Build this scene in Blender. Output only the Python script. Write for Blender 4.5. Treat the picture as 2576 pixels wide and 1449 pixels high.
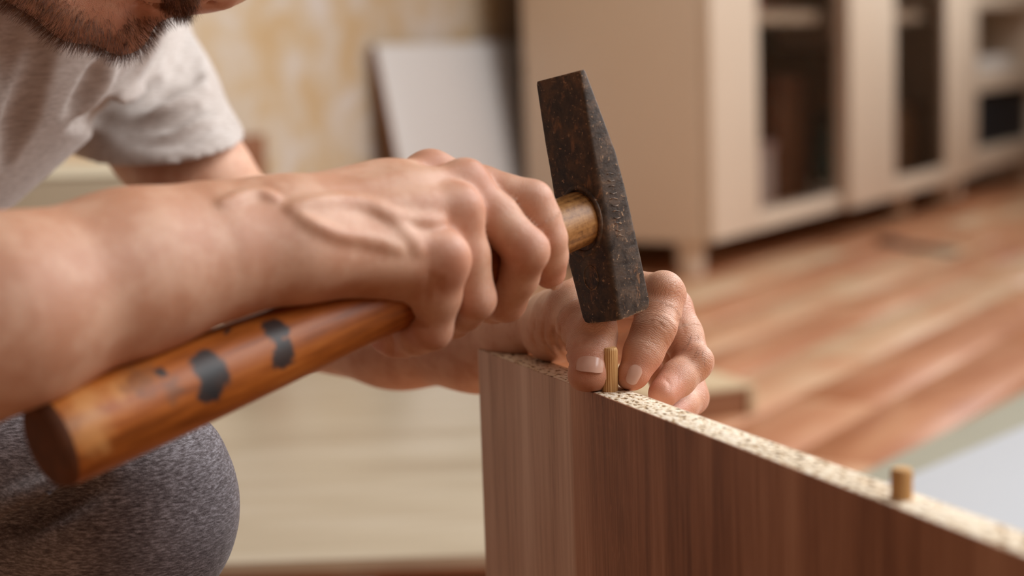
import bpy, bmesh, math, random
import numpy as np
from mathutils import Vector, Matrix
random.seed(7); rng = np.random.default_rng(7)
for o in list(bpy.data.objects): bpy.data.objects.remove(o)
C = bpy.context.scene.collection
scn = bpy.context.scene

# ------------------------------------------------------------------ camera, world, lights
F, CX, CY = 4293., 1288., 724.5           # focal length and centre in pixels of the 2576x1449 frame
PITCH, ROLL, CAMH = math.radians(8.02), .033, 500.
_cr, _sr = math.cos(ROLL), math.sin(ROLL)
_fw = np.array([0, math.cos(PITCH), -math.sin(PITCH)]); _dn = np.array([0, -math.sin(PITCH), -math.cos(PITCH)]); _X = np.array([1., 0, 0])
def c2w(c):                                # camera space (x right, y down, z forward, mm) -> world metres
    c = np.atleast_2d(np.asarray(c, float)); x, y, z = c.T
    xu = x*_cr - y*_sr; yu = x*_sr + y*_cr
    return (xu[:, None]*_X + yu[:, None]*_dn + z[:, None]*_fw + np.array([0, 0, CAMH]))/1000.
def pc(px, py, d): return np.array([(px-CX)/F*d, (py-CY)/F*d, d])   # a point in camera space
def pw(px, py, d): return c2w(pc(px, py, d))[0]
def onz(px, py, z):                        # where the sight line meets the level z (metres)
    o = np.array([0, 0, CAMH/1000]); r = pw(px, py, 1000.)-o
    return o + r*((z-o[2])/r[2])
def v2w(v): return c2w(v)[0]-c2w([0, 0, 0])[0]                       # direction (scaled to metres)

cd = bpy.data.cameras.new('camera'); cam = bpy.data.objects.new('camera', cd); C.objects.link(cam)
cd.sensor_width = 36.; cd.lens = F/2576*36; cd.clip_start = .02
_r = v2w([1, 0, 0]); _d = v2w([0, 1, 0]); _f = v2w([0, 0, 1])
M = Matrix.Identity(4)
for i in range(3):
    M[i][0] = _r[i]*1000; M[i][1] = -_d[i]*1000; M[i][2] = -_f[i]*1000
M[2][3] = CAMH/1000
cam.matrix_world = M
cd.dof.use_dof = True; cd.dof.focus_distance = .862; cd.dof.aperture_fstop = 4.3
scn.camera = cam
vs = scn.view_settings; vs.view_transform = 'Standard'; vs.look = 'None'; vs.gamma = 1; vs.use_curve_mapping = False; vs.exposure = 0.0

w = bpy.data.worlds.new('room_light'); scn.world = w; w.use_nodes = True
w.node_tree.nodes['Background'].inputs[0].default_value = (1., .83, .68, 1)
w.node_tree.nodes['Background'].inputs[1].default_value = .29
la = bpy.data.lights.new('window_daylight', 'AREA'); la.shape = 'RECTANGLE'; la.size = 2.7; la.size_y = 2.0
la.energy = 78; la.color = (.96, .98, 1.); la.spread = math.radians(140)
lo = bpy.data.objects.new('window_daylight', la); C.objects.link(lo)
lo.location = (2.03, 1.5, 2.0); lo.rotation_euler = Vector((-1, -.32, -.66)).to_track_quat('-Z', 'Y').to_euler()

lb_ = bpy.data.lights.new('far_fill_light', 'AREA'); lb_.shape = 'RECTANGLE'; lb_.size = 1.3; lb_.size_y = 1.5; lb_.energy = 40; lb_.color = (.95, .98, 1.)  # added fill light for the cabinet and floor at the far right
l2 = bpy.data.objects.new('far_fill_light', lb_); C.objects.link(l2); l2.location = (2.03, 4.25, 1.72); l2.rotation_euler = Vector((-1, -.1, -.5)).to_track_quat('-Z', 'Y').to_euler()

lc_ = bpy.data.lights.new('near_fill_light', 'AREA'); lc_.shape = 'RECTANGLE'; lc_.size = .9; lc_.size_y = 1.2; lc_.energy = 8; lc_.color = (.97, .98, 1.); lc_.spread = math.radians(110)  # added weak fill light for the left hand, from the camera side
l3 = bpy.data.objects.new('near_fill_light', lc_); C.objects.link(l3); l3.location = (2.03, -.75, 2.5); l3.rotation_euler = Vector((-2.06, 1.6, -2.1)).to_track_quat('-Z', 'Y').to_euler()

# ------------------------------------------------------------------ node materials
def srgb(r, g, b):
    f = lambda c: (c/255/12.92) if c/255 <= .04045 else ((c/255+.055)/1.055)**2.4
    return (f(r), f(g), f(b), 1)
class NT:
    def __init__(s, name, rough=.5, spec=.5):
        s.m = bpy.data.materials.new(name); s.m.use_nodes = True; s.t = s.m.node_tree
        s.b = s.t.nodes['Principled BSDF']; s.b.inputs['Roughness'].default_value = rough
        s.b.inputs['Specular IOR Level'].default_value = spec
    def n(s, typ, **kw):
        nd = s.t.nodes.new(typ)
        for k, v in kw.items():
            if k in nd.inputs: s.put(nd.inputs[k], v)
            else: setattr(nd, k, v)
        return nd
    def put(s, sock, v):
        if isinstance(v, bpy.types.NodeSocket): s.t.links.new(v, sock)
        elif v is not None: sock.default_value = v
    def obj(s): return s.n('ShaderNodeTexCoord').outputs['Object']
    def scale(s, vec, sc, loc=(0, 0, 0), rot=(0, 0, 0)):
        m = s.n('ShaderNodeMapping'); s.put(m.inputs['Vector'], vec); m.inputs['Scale'].default_value = sc
        m.inputs['Location'].default_value = loc; m.inputs['Rotation'].default_value = rot
        return m.outputs[0]
    def noise(s, vec, sc, det=3, rough=.5, dist=0):
        nd = s.n('ShaderNodeTexNoise'); s.put(nd.inputs['Vector'], vec); nd.inputs['Scale'].default_value = sc
        nd.inputs['Detail'].default_value = det; nd.inputs['Roughness'].default_value = rough; nd.inputs['Distortion'].default_value = dist
        return nd.outputs[0]
    def voro(s, vec, sc, feature='F1', out=0):
        nd = s.n('ShaderNodeTexVoronoi', feature=feature); s.put(nd.inputs['Vector'], vec); nd.inputs['Scale'].default_value = sc
        return nd.outputs[out]
    def ramp(s, fac, stops):
        r = s.n('ShaderNodeValToRGB'); s.put(r.inputs[0], fac); e = r.color_ramp.elements
        while len(e) > 1: e.remove(e[-1])
        e[0].position, e[0].color = stops[0]
        for p, c in stops[1:]:
            x = e.new(p); x.color = c
        return r.outputs[0]
    def fr(s, fac, a, b):                  # float ramp 0..1 between a and b
        m = s.n('ShaderNodeMapRange', interpolation_type='SMOOTHSTEP'); s.put(m.inputs[0], fac); m.inputs[1].default_value = a; m.inputs[2].default_value = b
        return m.outputs[0]
    def mix(s, f, a, b, mode='MIX'):
        m = s.n('ShaderNodeMix', data_type='RGBA', blend_type=mode); s.put(m.inputs[0], f); s.put(m.inputs[6], a); s.put(m.inputs[7], b)
        return m.outputs[2]
    def math(s, op, a, b=None, c=None):
        m = s.n('ShaderNodeMath', operation=op); s.put(m.inputs[0], a); s.put(m.inputs[1], b)
        if c is not None: s.put(m.inputs[2], c)
        return m.outputs[0]
    def attr(s, name): return s.n('ShaderNodeAttribute', attribute_name=name).outputs['Fac']
    def color(s, c): s.put(s.b.inputs['Base Color'], c); return s
    def rough(s, v): s.put(s.b.inputs['Roughness'], v); return s
    def bump(s, h, strength=.3, dist=.001, prev=None):
        b = s.n('ShaderNodeBump'); b.inputs['Strength'].default_value = strength; b.inputs['Distance'].default_value = dist
        s.put(b.inputs['Height'], h)
        if prev is not None: s.put(b.inputs['Normal'], prev)
        s.put(s.b.inputs['Normal'], b.outputs[0]); return b.outputs[0]

def plain(name, rgb, rough=.5, var=.08, sc=20, spec=.4):
    t = NT(name, rough, spec); c = srgb(*rgb)
    nz = t.noise(t.obj(), sc, 4)
    t.color(t.mix(nz, tuple(x*(1-var) for x in c[:3])+(1,), tuple(min(1, x*(1+var)) for x in c[:3])+(1,)))
    return t.m

def mat_wood(name, dark, light, sc=(60, 60, 3), rough=.5, knots=0., bump=.15):
    t = NT(name, rough, .35); v = t.obj()
    big = t.noise(t.scale(v, tuple(x*.18 for x in sc)), 1, 3, .5, .6)
    fine = t.noise(t.scale(v, sc), 1, 5, .65, .3)
    f = t.math('ADD', t.math('MULTIPLY', big, .55), t.math('MULTIPLY', fine, .5))
    t.color(t.ramp(f, [(.3, srgb(*dark)), (.72, srgb(*light))]))
    t.bump(fine, bump, .0006); return t.m

# ------------------------------------------------------------------ mesh helpers
def mesh_obj(name, verts, faces, mat, parent=None, origin=None, smooth=True, sharp=None):
    verts = np.asarray(verts, float)
    if origin is None: origin = np.array(parent.location) if parent is not None else verts.mean(0)
    me = bpy.data.meshes.new(name)
    me.from_pydata((verts-np.asarray(origin)).tolist(), [], [tuple(int(i) for i in f) for f in faces])
    me.validate(); me.update()
    if smooth: me.polygons.foreach_set('use_smooth', [True]*len(me.polygons))
    if sharp is not None: me.set_sharp_from_angle(angle=math.radians(sharp))
    if mat: me.materials.append(mat)
    o = bpy.data.objects.new(name, me); C.objects.link(o)
    if parent is not None:
        o.parent = parent; o.location = Vector(origin)-Vector(parent.location)
    else: o.location = origin
    return o
def tag(o, label=None, cat=None, group=None, kind=None):
    for k, v in (('label', label), ('category', cat), ('group', group), ('kind', kind)):
        if v: o[k] = v
    return o
def empty(name, loc, label=None, cat=None, rz=0., group=None, kind=None):
    o = bpy.data.objects.new(name, None); C.objects.link(o); o.location = loc; o.rotation_euler = (0, 0, rz); o.empty_display_size = .05
    return tag(o, label, cat, group, kind)
def box_bm(bm, lo, hi):
    lo, hi = Vector(lo), Vector(hi); c = (lo+hi)/2; s = hi-lo
    r = bmesh.ops.create_cube(bm, size=1, matrix=Matrix.Translation(c) @ Matrix.Diagonal((s.x, s.y, s.z, 1)))
    return r['verts']
def lbox(name, lo, hi, mat, parent=None, bev=.0015, loc=None, rot=None, segs=2):
    """bevelled box given in the parent's own axes"""
    bm = bmesh.new(); box_bm(bm, lo, hi)
    if bev: bmesh.ops.bevel(bm, geom=bm.edges[:], offset=bev, segments=segs, affect='EDGES', profile=.6)
    me = bpy.data.meshes.new(name); bm.to_mesh(me); bm.free()
    me.polygons.foreach_set('use_smooth', [True]*len(me.polygons)); me.set_sharp_from_angle(angle=math.radians(50))
    me.materials.append(mat)
    o = bpy.data.objects.new(name, me); C.objects.link(o); o.parent = parent
    if loc is not None: o.location = loc
    if rot is not None: o.rotation_euler = rot
    return o
def lathe(name, prof, mat, parent=None, loc=(0, 0, 0), n=20, rot=None, sharp=40):
    vs_, fs = [], []
    for r, z in prof:
        for k in range(n):
            a = 2*math.pi*k/n; vs_.append((r*math.cos(a), r*math.sin(a), z))
    for i in range(len(prof)-1):
        for k in range(n):
            fs.append((i*n+k, i*n+(k+1) % n, (i+1)*n+(k+1) % n, (i+1)*n+k))
    fs.append(tuple(range(n))[::-1]); fs.append(tuple(range((len(prof)-1)*n, len(prof)*n)))
    o = mesh_obj(name, vs_, fs, mat, None, (0, 0, 0), True, sharp); o.parent = parent; o.location = loc
    if rot is not None: o.rotation_euler = rot
    return o

# ------------------------------------------------------------------ signed-distance modelling for bodies and cloth (camera space, mm)
BIG = np.float32(900.)
class Prim:
    def __init__(s, f, c, R): s.f, s.c, s.R = f, np.asarray(c, float), R
    def ev(s, p, c, R):
        if np.linalg.norm(s.c-c)-s.R > R+26: return None
        return s.f(p)
def cap(a, b, r1, r2):
    a = np.asarray(a, np.float32); b = np.asarray(b, np.float32); ab = b-a; L = float(ab@ab)+1e-9
    def f(p):
        q = p-a; t = np.clip((q@ab)/L, 0, 1); q = q-t[:, None]*ab
        return np.sqrt(np.einsum('ij,ij->i', q, q))-(r1+(r2-r1)*t)
    return Prim(f, (a+b)/2, np.sqrt(L)/2+max(r1, r2))
def ecap(a, b, r1, r2, n, k):             # capsule flattened along n by the factor k (<1)
    a = np.asarray(a, np.float32); b = np.asarray(b, np.float32); n = np.asarray(n, np.float32); n = n/np.linalg.norm(n)
    ab = b-a; ab2 = ab+n*(ab@n)*(1/k-1); L = float(ab2@ab2)+1e-9
    def f(p):
        q = p-a; q = q+np.outer(q@n, n)*(1/k-1); t = np.clip((q@ab2)/L, 0, 1); q = q-t[:, None]*ab2
        l = np.sqrt(np.einsum('ij,ij->i', q, q))+1e-6; r = r1+(r2-r1)*t
        g = q/l[:, None]; sc = np.sqrt(np.einsum('ij,ij->i', g, g)+(g@n)**2*(1/k**2-1))
        return (l-r)/sc
    return Prim(f, (a+b)/2, np.linalg.norm(b-a)/2+max(r1, r2))
def ell(c, r, ax=None):
    c = np.asarray(c, np.float32); r = np.asarray(r, np.float32); A = np.eye(3, dtype=np.float32) if ax is None else np.asarray([np.asarray(x, float)/np.linalg.norm(x) for x in ax], np.float32)
    def f(p):
        q = (p-c)@A.T; k0 = np.sqrt(((q/r)**2).sum(1))+1e-6; k1 = np.sqrt(((q/r**2)**2).sum(1))+1e-9
        return k0*(k0-1)/k1
    return Prim(f, c, float(r.max()))
class U:                                  # smooth union
    def __init__(s, k, *ch):
        s.k, s.ch = k, [c for x in ch for c in (x if isinstance(x, (list, tuple)) else [x])]
        s.R = None
        if all(getattr(c, 'R', None) is not None for c in s.ch):
            cs = np.array([c.c for c in s.ch]); s.c = (cs.min(0)+cs.max(0))/2; s.R = max(np.linalg.norm(c.c-s.c)+c.R for c in s.ch)
    def ev(s, p, c, R):
        d = None
        if s.R is not None and np.linalg.norm(s.c-c)-s.R > R+26: return None
        for x in s.ch:
            e = x.ev(p, c, R)
            if e is None: continue
            if d is None: d = e
            elif s.k <= 0: d = np.minimum(d, e)
            else:
                h = np.clip(.5+.5*(e-d)/s.k, 0, 1); d = e+(d-e)*h-s.k*h*(1-h)
        return d
class S:                                  # smooth subtraction
    def __init__(s, k, a, *b): s.k, s.a, s.b = k, a, [c for x in b for c in (x if isinstance(x, (list, tuple)) else [x])]
    def ev(s, p, c, R):
        d = s.a.ev(p, c, R)
        if d is None: return None
        for x in s.b:
            e = x.ev(p, c, R)
            if e is None: continue
            h = np.clip(.5-.5*(d+e)/s.k, 0, 1); d = d+(-e-d)*h+s.k*h*(1-h)
        return d
class Cut:                                # keep the side of a plane where (p-c).n < 0
    def __init__(s, a, c0, n): s.a, s.c0 = a, np.asarray(c0, np.float32); s.n = np.asarray(n, np.float32)/np.linalg.norm(n)
    def ev(s, p, c, R):
        d = s.a.ev(p, c, R)
        if d is None: return None
        e = (p-s.c0)@s.n; hh_ = np.clip(.5-.5*(e-d)/3., 0, 1); return e+(d-e)*hh_+3.*hh_*(1-hh_)
def val(fld, p, c=None, R=None):
    p = np.asarray(p, np.float32)
    if c is None: c = p.mean(0); R = float(np.linalg.norm(p-c, axis=1).max())
    d = fld.ev(p, c, R)
    return np.full(len(p), BIG, np.float32) if d is None else d
def hit(fld, px, py, d0, d1):             # first surface point along a sight line
    for _ in range(2):
        ds = np.linspace(d0, d1, 260); p = np.array([pc(px, py, d) for d in ds])
        v = val(fld, p); k = np.nonzero(v < 0)[0]
        if len(k) == 0: return p[int(np.argmin(v))]
        i = max(1, k[0]); d0, d1 = ds[i-1], ds[i]
    return p[i]
def poly_surf(fld, pts, d0, d1, lift=0.):
    out = []
    for x, y in dense(pts, 5):
        q = hit(fld, x, y, d0, d1); out.append(q*(1-lift/np.linalg.norm(q)))
    return out
def strip(pts, r0, r1=None, ends=.4):     # chain of capsules, thin at both ends
    r1 = r0 if r1 is None else r1; n = len(pts)-1; o = []
    rr = [(r0+(r1-r0)*i/n)*(ends+(1-ends)*min(1, i/n*4, (n-i)/n*4)) for i in range(n+1)]
    for i in range(n): o.append(cap(pts[i], pts[i+1], rr[i], rr[i+1]))
    return [U(0, o)]
def dense(pts, m=4):
    pts = np.asarray(pts, float); o = []
    n = len(pts)
    for i in range(n-1):
        p0 = pts[max(0, i-1)]; p1 = pts[i]; p2 = pts[i+1]; p3 = pts[min(n-1, i+2)]
        for k in range(m):
            t = k/m; o.append(.5*((2*p1)+(-p0+p2)*t+(2*p0-5*p1+4*p2-p3)*t*t+(-p0+3*p1-3*p2+p3)*t**3))
    o.append(pts[-1]); return o
def polygonise(fld, lo, hi, h, B=14):
    lo = np.asarray(lo, float); nb = np.ceil((np.asarray(hi)-lo)/(h*B)).astype(int); N = nb*B+1
    V = np.ones(tuple(N), np.float32)
    gx = np.arange(B+1, dtype=np.float32)*h
    G = np.stack(np.meshgrid(gx, gx, gx, indexing='ij'), -1).reshape(-1, 3); hc = B*h/2; Rb = hc*1.7321
    ii = np.stack(np.meshgrid(*[np.arange(x) for x in nb], indexing='ij'), -1).reshape(-1, 3); cc = lo+ii*B*h+hc
    dc = val(fld, cc.astype(np.float32), cc.mean(0), 5e3).reshape(tuple(nb))
    for i in range(nb[0]):
        for j in range(nb[1]):
            for k in range(nb[2]):
                d = dc[i, j, k:k+1]
                if d[0] > Rb*1.5+7: continue
                o = lo+np.array([i, j, k])*B*h; c = o+hc
                sl = (slice(i*B, i*B+B+1), slice(j*B, j*B+B+1), slice(k*B, k*B+B+1))
                if abs(d[0]) > Rb*1.5+7:
                    if d[0] < 0: V[sl] = -1
                    continue
                e = fld.ev((G+o).astype(np.float32), c, Rb)
                if e is not None: V[sl] = np.maximum(-1e3, e).reshape(B+1, B+1, B+1)
    ins = V < 0
    cnt = np.zeros(tuple(N-1), np.int8)
    for a in (0, 1):
        for b in (0, 1):
            for c in (0, 1): cnt += ins[a:N[0]-1+a, b:N[1]-1+b, c:N[2]-1+c]
    act = np.argwhere((cnt > 0) & (cnt < 8)); idx = -np.ones(tuple(N-1), np.int32); idx[tuple(act.T)] = np.arange(len(act))
    cor = [(a, b, c) for a in (0, 1) for b in (0, 1) for c in (0, 1)]
    cv = np.stack([V[act[:, 0]+a, act[:, 1]+b, act[:, 2]+c] for a, b, c in cor], 1)
    sm = np.zeros((len(act), 3)); ns = np.zeros(len(act))
    for u in range(8):
        for v in range(u+1, 8):
            if sum(abs(x-y) for x, y in zip(cor[u], cor[v])) != 1: continue
            a, b = cv[:, u], cv[:, v]; m = (a < 0) != (b < 0)
            t = np.where(m, a/np.where(m, a-b, 1), 0)
            sm += m[:, None]*(np.array(cor[u])+t[:, None]*(np.array(cor[v])-np.array(cor[u]))); ns += m
    P = lo+(act+sm/ns[:, None])*h
    quads = []
    for ax in range(3):
        o1, o2 = [(1, 2), (2, 0), (0, 1)][ax]
        sl0 = [slice(None)]*3; sl1 = [slice(None)]*3; sl0[ax] = slice(0, -1); sl1[ax] = slice(1, None)
        a = ins[tuple(sl0)]; b = ins[tuple(sl1)]
        for flip, mk in ((False, a & ~b), (True, ~a & b)):
            e = np.argwhere(mk); e = e[(e[:, o1] > 0) & (e[:, o2] > 0) & (e[:, o1] < N[o1]-1) & (e[:, o2] < N[o2]-1)]
            if not len(e): continue
            q = []
            for d1, d2 in ((-1, -1), (0, -1), (0, 0), (-1, 0)):
                f_ = e.copy(); f_[:, o1] += d1; f_[:, o2] += d2; q.append(idx[tuple(f_.T)])
            q = np.stack(q, 1); quads.append(q[:, ::-1] if flip else q)
    return P, np.concatenate(quads)
def relax(P, Q, it=3, lam=.5):            # even out the grid steps of a polygonised surface
    e = np.concatenate([Q[:, [0, 1]], Q[:, [1, 2]], Q[:, [2, 3]], Q[:, [3, 0]]]); e = np.concatenate([e, e[:, ::-1]]); n_ = np.bincount(e[:, 0], minlength=len(P))[:, None]
    for i in range(it*2):
        a_ = np.stack([np.bincount(e[:, 0], weights=P[e[:, 1], k], minlength=len(P)) for k in range(3)], 1)/np.maximum(n_, 1)
        P = P+(lam if i % 2 == 0 else -lam*1.02)*(a_-P)*(n_ > 0)
    return P, Q
def sdf_obj(name, parts, mat, parent=None, origin=None, attrs=None):
    """join polygonised pieces (camera space) into ONE mesh object"""
    vs_, fs, off = [], [], 0
    for P_, Q in parts:
        vs_.append(P_); fs.append(Q+off); off += len(P_)
    Pc = np.concatenate(vs_); Q = np.concatenate(fs)
    W = c2w(Pc)
    origin = np.asarray(origin if origin is not None else (parent.location if parent is not None else W.mean(0)))
    me = bpy.data.meshes.new(name)
    me.vertices.add(len(W)); me.vertices.foreach_set('co', (W-origin).astype(np.float32).ravel())
    Q = Q[:, ::-1] if FLIP else Q
    me.loops.add(Q.size); me.loops.foreach_set('vertex_index', Q.astype(np.int32).ravel())
    me.polygons.add(len(Q)); me.polygons.foreach_set('loop_start', np.arange(0, Q.size, 4, dtype=np.int32))
    me.polygons.foreach_set('use_smooth', np.ones(len(Q), bool))
    for k, fn in (attrs or {}).items():
        a = me.attributes.new(k, 'FLOAT', 'POINT'); a.data.foreach_set('value', fn(Pc).astype(np.float32))
    me.update(calc_edges=True); me.validate()
    me.materials.append(mat)
    o = bpy.data.objects.new(name, me); C.objects.link(o); o.parent = parent
    o.location = Vector(origin)-(Vector(parent.location) if parent is not None else Vector((0, 0, 0)))
    return o
FLIP = False

# ------------------------------------------------------------------ the room
RX = np.array([.532, .847, 0]); RY = np.array([-.847, .532, 0]); RZ = math.atan2(.847, .532)   # room axes: along the wall, into the wall
RC = onz(1768, 614, .076); RC[2] = 0
def rw(x, y, z=0.): return RC+RX*x+RY*y+np.array([0, 0, z])
def rloc(px, py, y):                       # room coordinates of a sight line's point at depth y into the wall
    o = np.array([0, 0, CAMH/1000]); r = pw(px, py, 1000.)-o; t = (y+(RC-o)@RY)/(r@RY); q = o+r*t
    return (q-RC)@RX, y, q[2]

t = NT('floor_laminate', .42, .45); v = t.obj()
rnd = t.n('ShaderNodeObjectInfo').outputs['Random']
off = t.n('ShaderNodeVectorMath', operation='ADD'); t.put(off.inputs[0], v)
cmb = t.n('ShaderNodeCombineXYZ'); t.put(cmb.inputs[0], t.math('MULTIPLY', rnd, 37.)); t.put(cmb.inputs[1], t.math('MULTIPLY', rnd, 91.)); t.put(off.inputs[1], cmb.outputs[0])
pat = t.noise(t.scale(off.outputs[0], (3.2, 14, 1)), 1, 2, .5, .4); fine = t.noise(t.scale(off.outputs[0], (9, 160, 1)), 1, 4)
f = t.math('ADD', t.math('ADD', t.math('MULTIPLY', pat, .62), t.math('MULTIPLY', rnd, .26)), t.math('MULTIPLY', fine, .12))
t.color(t.ramp(f, [(.28, srgb(164, 102, 66)), (.44, srgb(184, 126, 90)), (.56, srgb(196, 150, 114)), (.72, srgb(204, 176, 144))]))
M_FLOOR = t.m

floor = empty('floor', tuple(rw(0, 0, 0)), rz=RZ, kind='structure'); tag(floor, 'orange and beige wood-look plank floor')
lbox('subfloor', (-7, -5, -.06), (4, .56, -.0125), M_FLOOR, floor, 0)
pl_me = None
PW_, PL_ = .128, .86
k = 0
for j in range(-24, 4):
    for i in range(-4, 4):
        x0 = (i+(j*.37) % 1)*PL_; y0 = j*PW_
        c = rw(x0+PL_/2, y0+PW_/2)
        if y0+PW_ > .56: continue
        q = c*1000; vv = q-np.array([0, 0, CAMH]); zc = vv@_fw
        if zc < 700: continue
        px = vv@_X/zc*F+CX; py = (vv@_dn)/zc*F+CY
        if px < -500 or px > 3100 or py > 2100 or k >= 290: continue
        if pl_me is None:
            o = lbox('plank', (0, 0, -.012), (PL_-.0012, PW_-.0012, 0), M_FLOOR, floor, .0012, segs=1); pl_me = o.data
        else:
            o = bpy.data.objects.new('plank', pl_me); C.objects.link(o); o.parent = floor
        o.location = (x0, y0, 0); k += 1

t = NT('wallpaper', .85, .2); v = t.obj()
n1 = t.noise(t.scale(v, (1, 1, 1)), 8, 3, .58, .35); n2 = t.noise(v, 26, 3, .6)
f = t.math('ADD', t.math('MULTIPLY', n1, .7), t.math('MULTIPLY', n2, .3))
t.color(t.ramp(f, [(.36, srgb(194, 164, 122)), (.45, srgb(198, 174, 140)), (.53, srgb(202, 186, 164)), (.62, srgb(208, 198, 188))]))
t.bump(n2, .2, .001); M_WALL = t.m
M_PAINT = plain('warm_white_paint', (226, 214, 198), .7, .04, 4)
wall = empty('wall_back', tuple(rw(0, .56, 0)), rz=RZ, kind='structure'); tag(wall, 'mottled ochre and cream wallpapered wall')
lbox('wall_panel', (-4, 0, -.05), (3.9, .12, 3.3), M_WALL, wall, 0)
bb = lbox('baseboard_back', (-4, -.014, 0), (3.9, 0, .06), plain('baseboard_cream', (214, 200, 176), .5), None, .003); bb.location = rw(0, .56, 0); bb.rotation_euler = (0, 0, RZ)
tag(bb, 'cream skirting board along the wallpapered wall', kind='structure')

wr = empty('wall_right', (2.06, 0, 0), kind='structure'); tag(wr, 'plain warm white wall around the window')
for nm, lo, hi in (('wall_panel', (0, -1.6, -.05), (.15, -1.25, 3.3)), ('wall_panel', (0, -.25, -.05), (.15, .1, 3.3)), ('wall_panel', (0, -1.25, -.05), (.15, -.25, .92)), ('wall_panel', (0, -1.25, 3.12), (.15, -.25, 3.3)), ('wall_panel', (0, 2.95, -.05), (.15, 3.55, 3.3)), ('wall_panel', (0, 4.95, -.05), (.15, 8.2, 3.3)), ('wall_panel', (0, 3.55, -.05), (.15, 4.95, .92)), ('wall_panel', (0, 3.55, 3.12), (.15, 4.95, 3.3)),
                   ('wall_panel', (0, .1, -.05), (.15, 2.95, .92)), ('wall_panel', (0, .1, 3.12), (.15, 2.95, 3.3))):
    lbox(nm, lo, hi, M_PAINT, wr, 0)
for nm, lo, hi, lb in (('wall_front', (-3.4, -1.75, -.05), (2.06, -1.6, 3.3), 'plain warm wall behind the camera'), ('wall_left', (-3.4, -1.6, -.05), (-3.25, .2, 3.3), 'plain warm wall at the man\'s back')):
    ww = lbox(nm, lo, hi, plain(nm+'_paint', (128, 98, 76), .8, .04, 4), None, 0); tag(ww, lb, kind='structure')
M_WHITE = plain('white_laminate', (232, 222, 208), .38, .03, 6)
for nm, yc, hw, lb in (('window_1', 1.525, 1.425, 'wide white framed window letting in daylight beside the workplace'), ('added_window_2', 4.25, .7, 'unseen white framed window added to brighten the cabinet and floor'), ('added_window_3', -.75, .5, 'unseen slim white framed window added to brighten the left hand')):  # second and third windows are unseen, added to go with the fill lights
    wn = empty(nm, (2.06, yc, .92), kind='structure'); tag(wn, lb)
    for pn_, lo, hi in (('window_frame', (.06, -hw, 0), (.12, -hw+.06, 2.2)), ('window_frame', (.06, hw-.06, 0), (.12, hw, 2.2)), ('window_frame', (.06, -hw+.06, 0), (.12, hw-.06, .06)),
                        ('window_frame', (.06, -hw+.06, 2.14), (.12, hw-.06, 2.2)), ('window_sill', (-.12, -hw-.05, -.03), (-.002, hw+.05, 0))):
        lbox(pn_, lo, hi, M_WHITE, wn, .003)

# ------------------------------------------------------------------ the board being fitted, its dowels
ZB = float(pw(1535, 983, 858)[2])
A0 = onz(1203, 879, ZB); B0 = onz(2576, 1398, ZB); bd = (B0-A0)/np.linalg.norm(B0-A0); bn = np.array([-bd[1], bd[0], 0])
BANG = math.atan2(bd[1], bd[0]); BT = .0185
t = NT('board_veneer', .42, .4); v = t.obj()
g1 = t.noise(t.scale(v, (26, 1, 1.5)), 1, 4, .55, 1.2); g2 = t.noise(t.scale(v, (330, 1, 9)), 1, 5, .7)
g3 = t.noise(t.scale(v, (900, 1, 24)), 1, 3, .6)
f = t.math('ADD', t.math('ADD', t.math('MULTIPLY', g1, .5), t.math('MULTIPLY', g2, .34)), t.math('MULTIPLY', g3, .18))
sx = t.n('ShaderNodeSeparateXYZ'); t.put(sx.inputs[0], v)
col = t.ramp(f, [(.37, srgb(104, 62, 44)), (.5, srgb(160, 112, 86)), (.63, srgb(194, 148, 122))])
cool = t.ramp(f, [(.37, srgb(136, 104, 88)), (.5, srgb(194, 160, 140)), (.63, srgb(218, 190, 172))])
edge = t.fr(t.math('ADD', sx.outputs[0], t.math('MULTIPLY', g1, .012)), .126, .132)          # first stave of the veneer is greyer
col = t.mix(edge, cool, col)
dash = t.noise(t.scale(v, (520, 1, 95)), 1, 2, .6); rows = t.noise(t.scale(v, (10, 1, 95)), 1, 1, .5)
band = t.math('MULTIPLY', t.fr(sx.outputs[0], .129, .133), t.math('SUBTRACT', 1., t.fr(sx.outputs[0], .165, .235)))
saw = t.math('MULTIPLY', t.math('MULTIPLY', t.fr(dash, .52, .68), t.fr(rows, .42, .6)), band)
t.color(t.mix(t.math('MULTIPLY', saw, .55), col, srgb(186, 134, 106))); t.bump(g2, .25, .0004); t.rough(t.math('ADD', .36, t.math('MULTIPLY', g2, .2)))
M_VEN = t.m
t = NT('chipboard', .85, .2); v = t.obj(); dv = t.noise(v, 130, 2)
chip = t.noise(t.scale(v, (300, 430, 430)), 1, 3, .6, .25); ch2 = t.voro(t.scale(v, (260, 420, 420)), 1); big = t.noise(v, 25, 2)
f = t.math('ADD', t.math('MULTIPLY', chip, .72), t.math('ADD', t.math('MULTIPLY', ch2, .22), t.math('MULTIPLY', big, .16)))
t.color(t.ramp(f, [(.42, srgb(84, 56, 32)), (.47, srgb(166, 128, 84)), (.51, srgb(228, 208, 178)), (.62, srgb(242, 230, 210))]))
t.bump(f, .9, .0012); M_CHIP = t.m
M_SKINLAM = plain('pale_laminate_edge', (226, 206, 182), .5, .05, 60)
board = empty('furniture_board', tuple(np.array([A0[0], A0[1], 0])), 'brown wood-veneer chipboard panel standing on edge with raw speckled top', 'board', BANG)
L = .86
lbox('chipboard_core', (0, .0008, .0), (L, BT-.0008, ZB), M_CHIP, board, .0002)
lbox('veneer_face', (0, 0, 0), (L, .0008, ZB-.0001), M_VEN, board, .0001)['label'] = 'brown oak-look veneer face'
lbox('veneer_face', (0, BT-.0008, 0), (L, BT, ZB-.0001), M_SKINLAM, board, .0001)['label'] = 'pale laminate back face'
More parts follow.
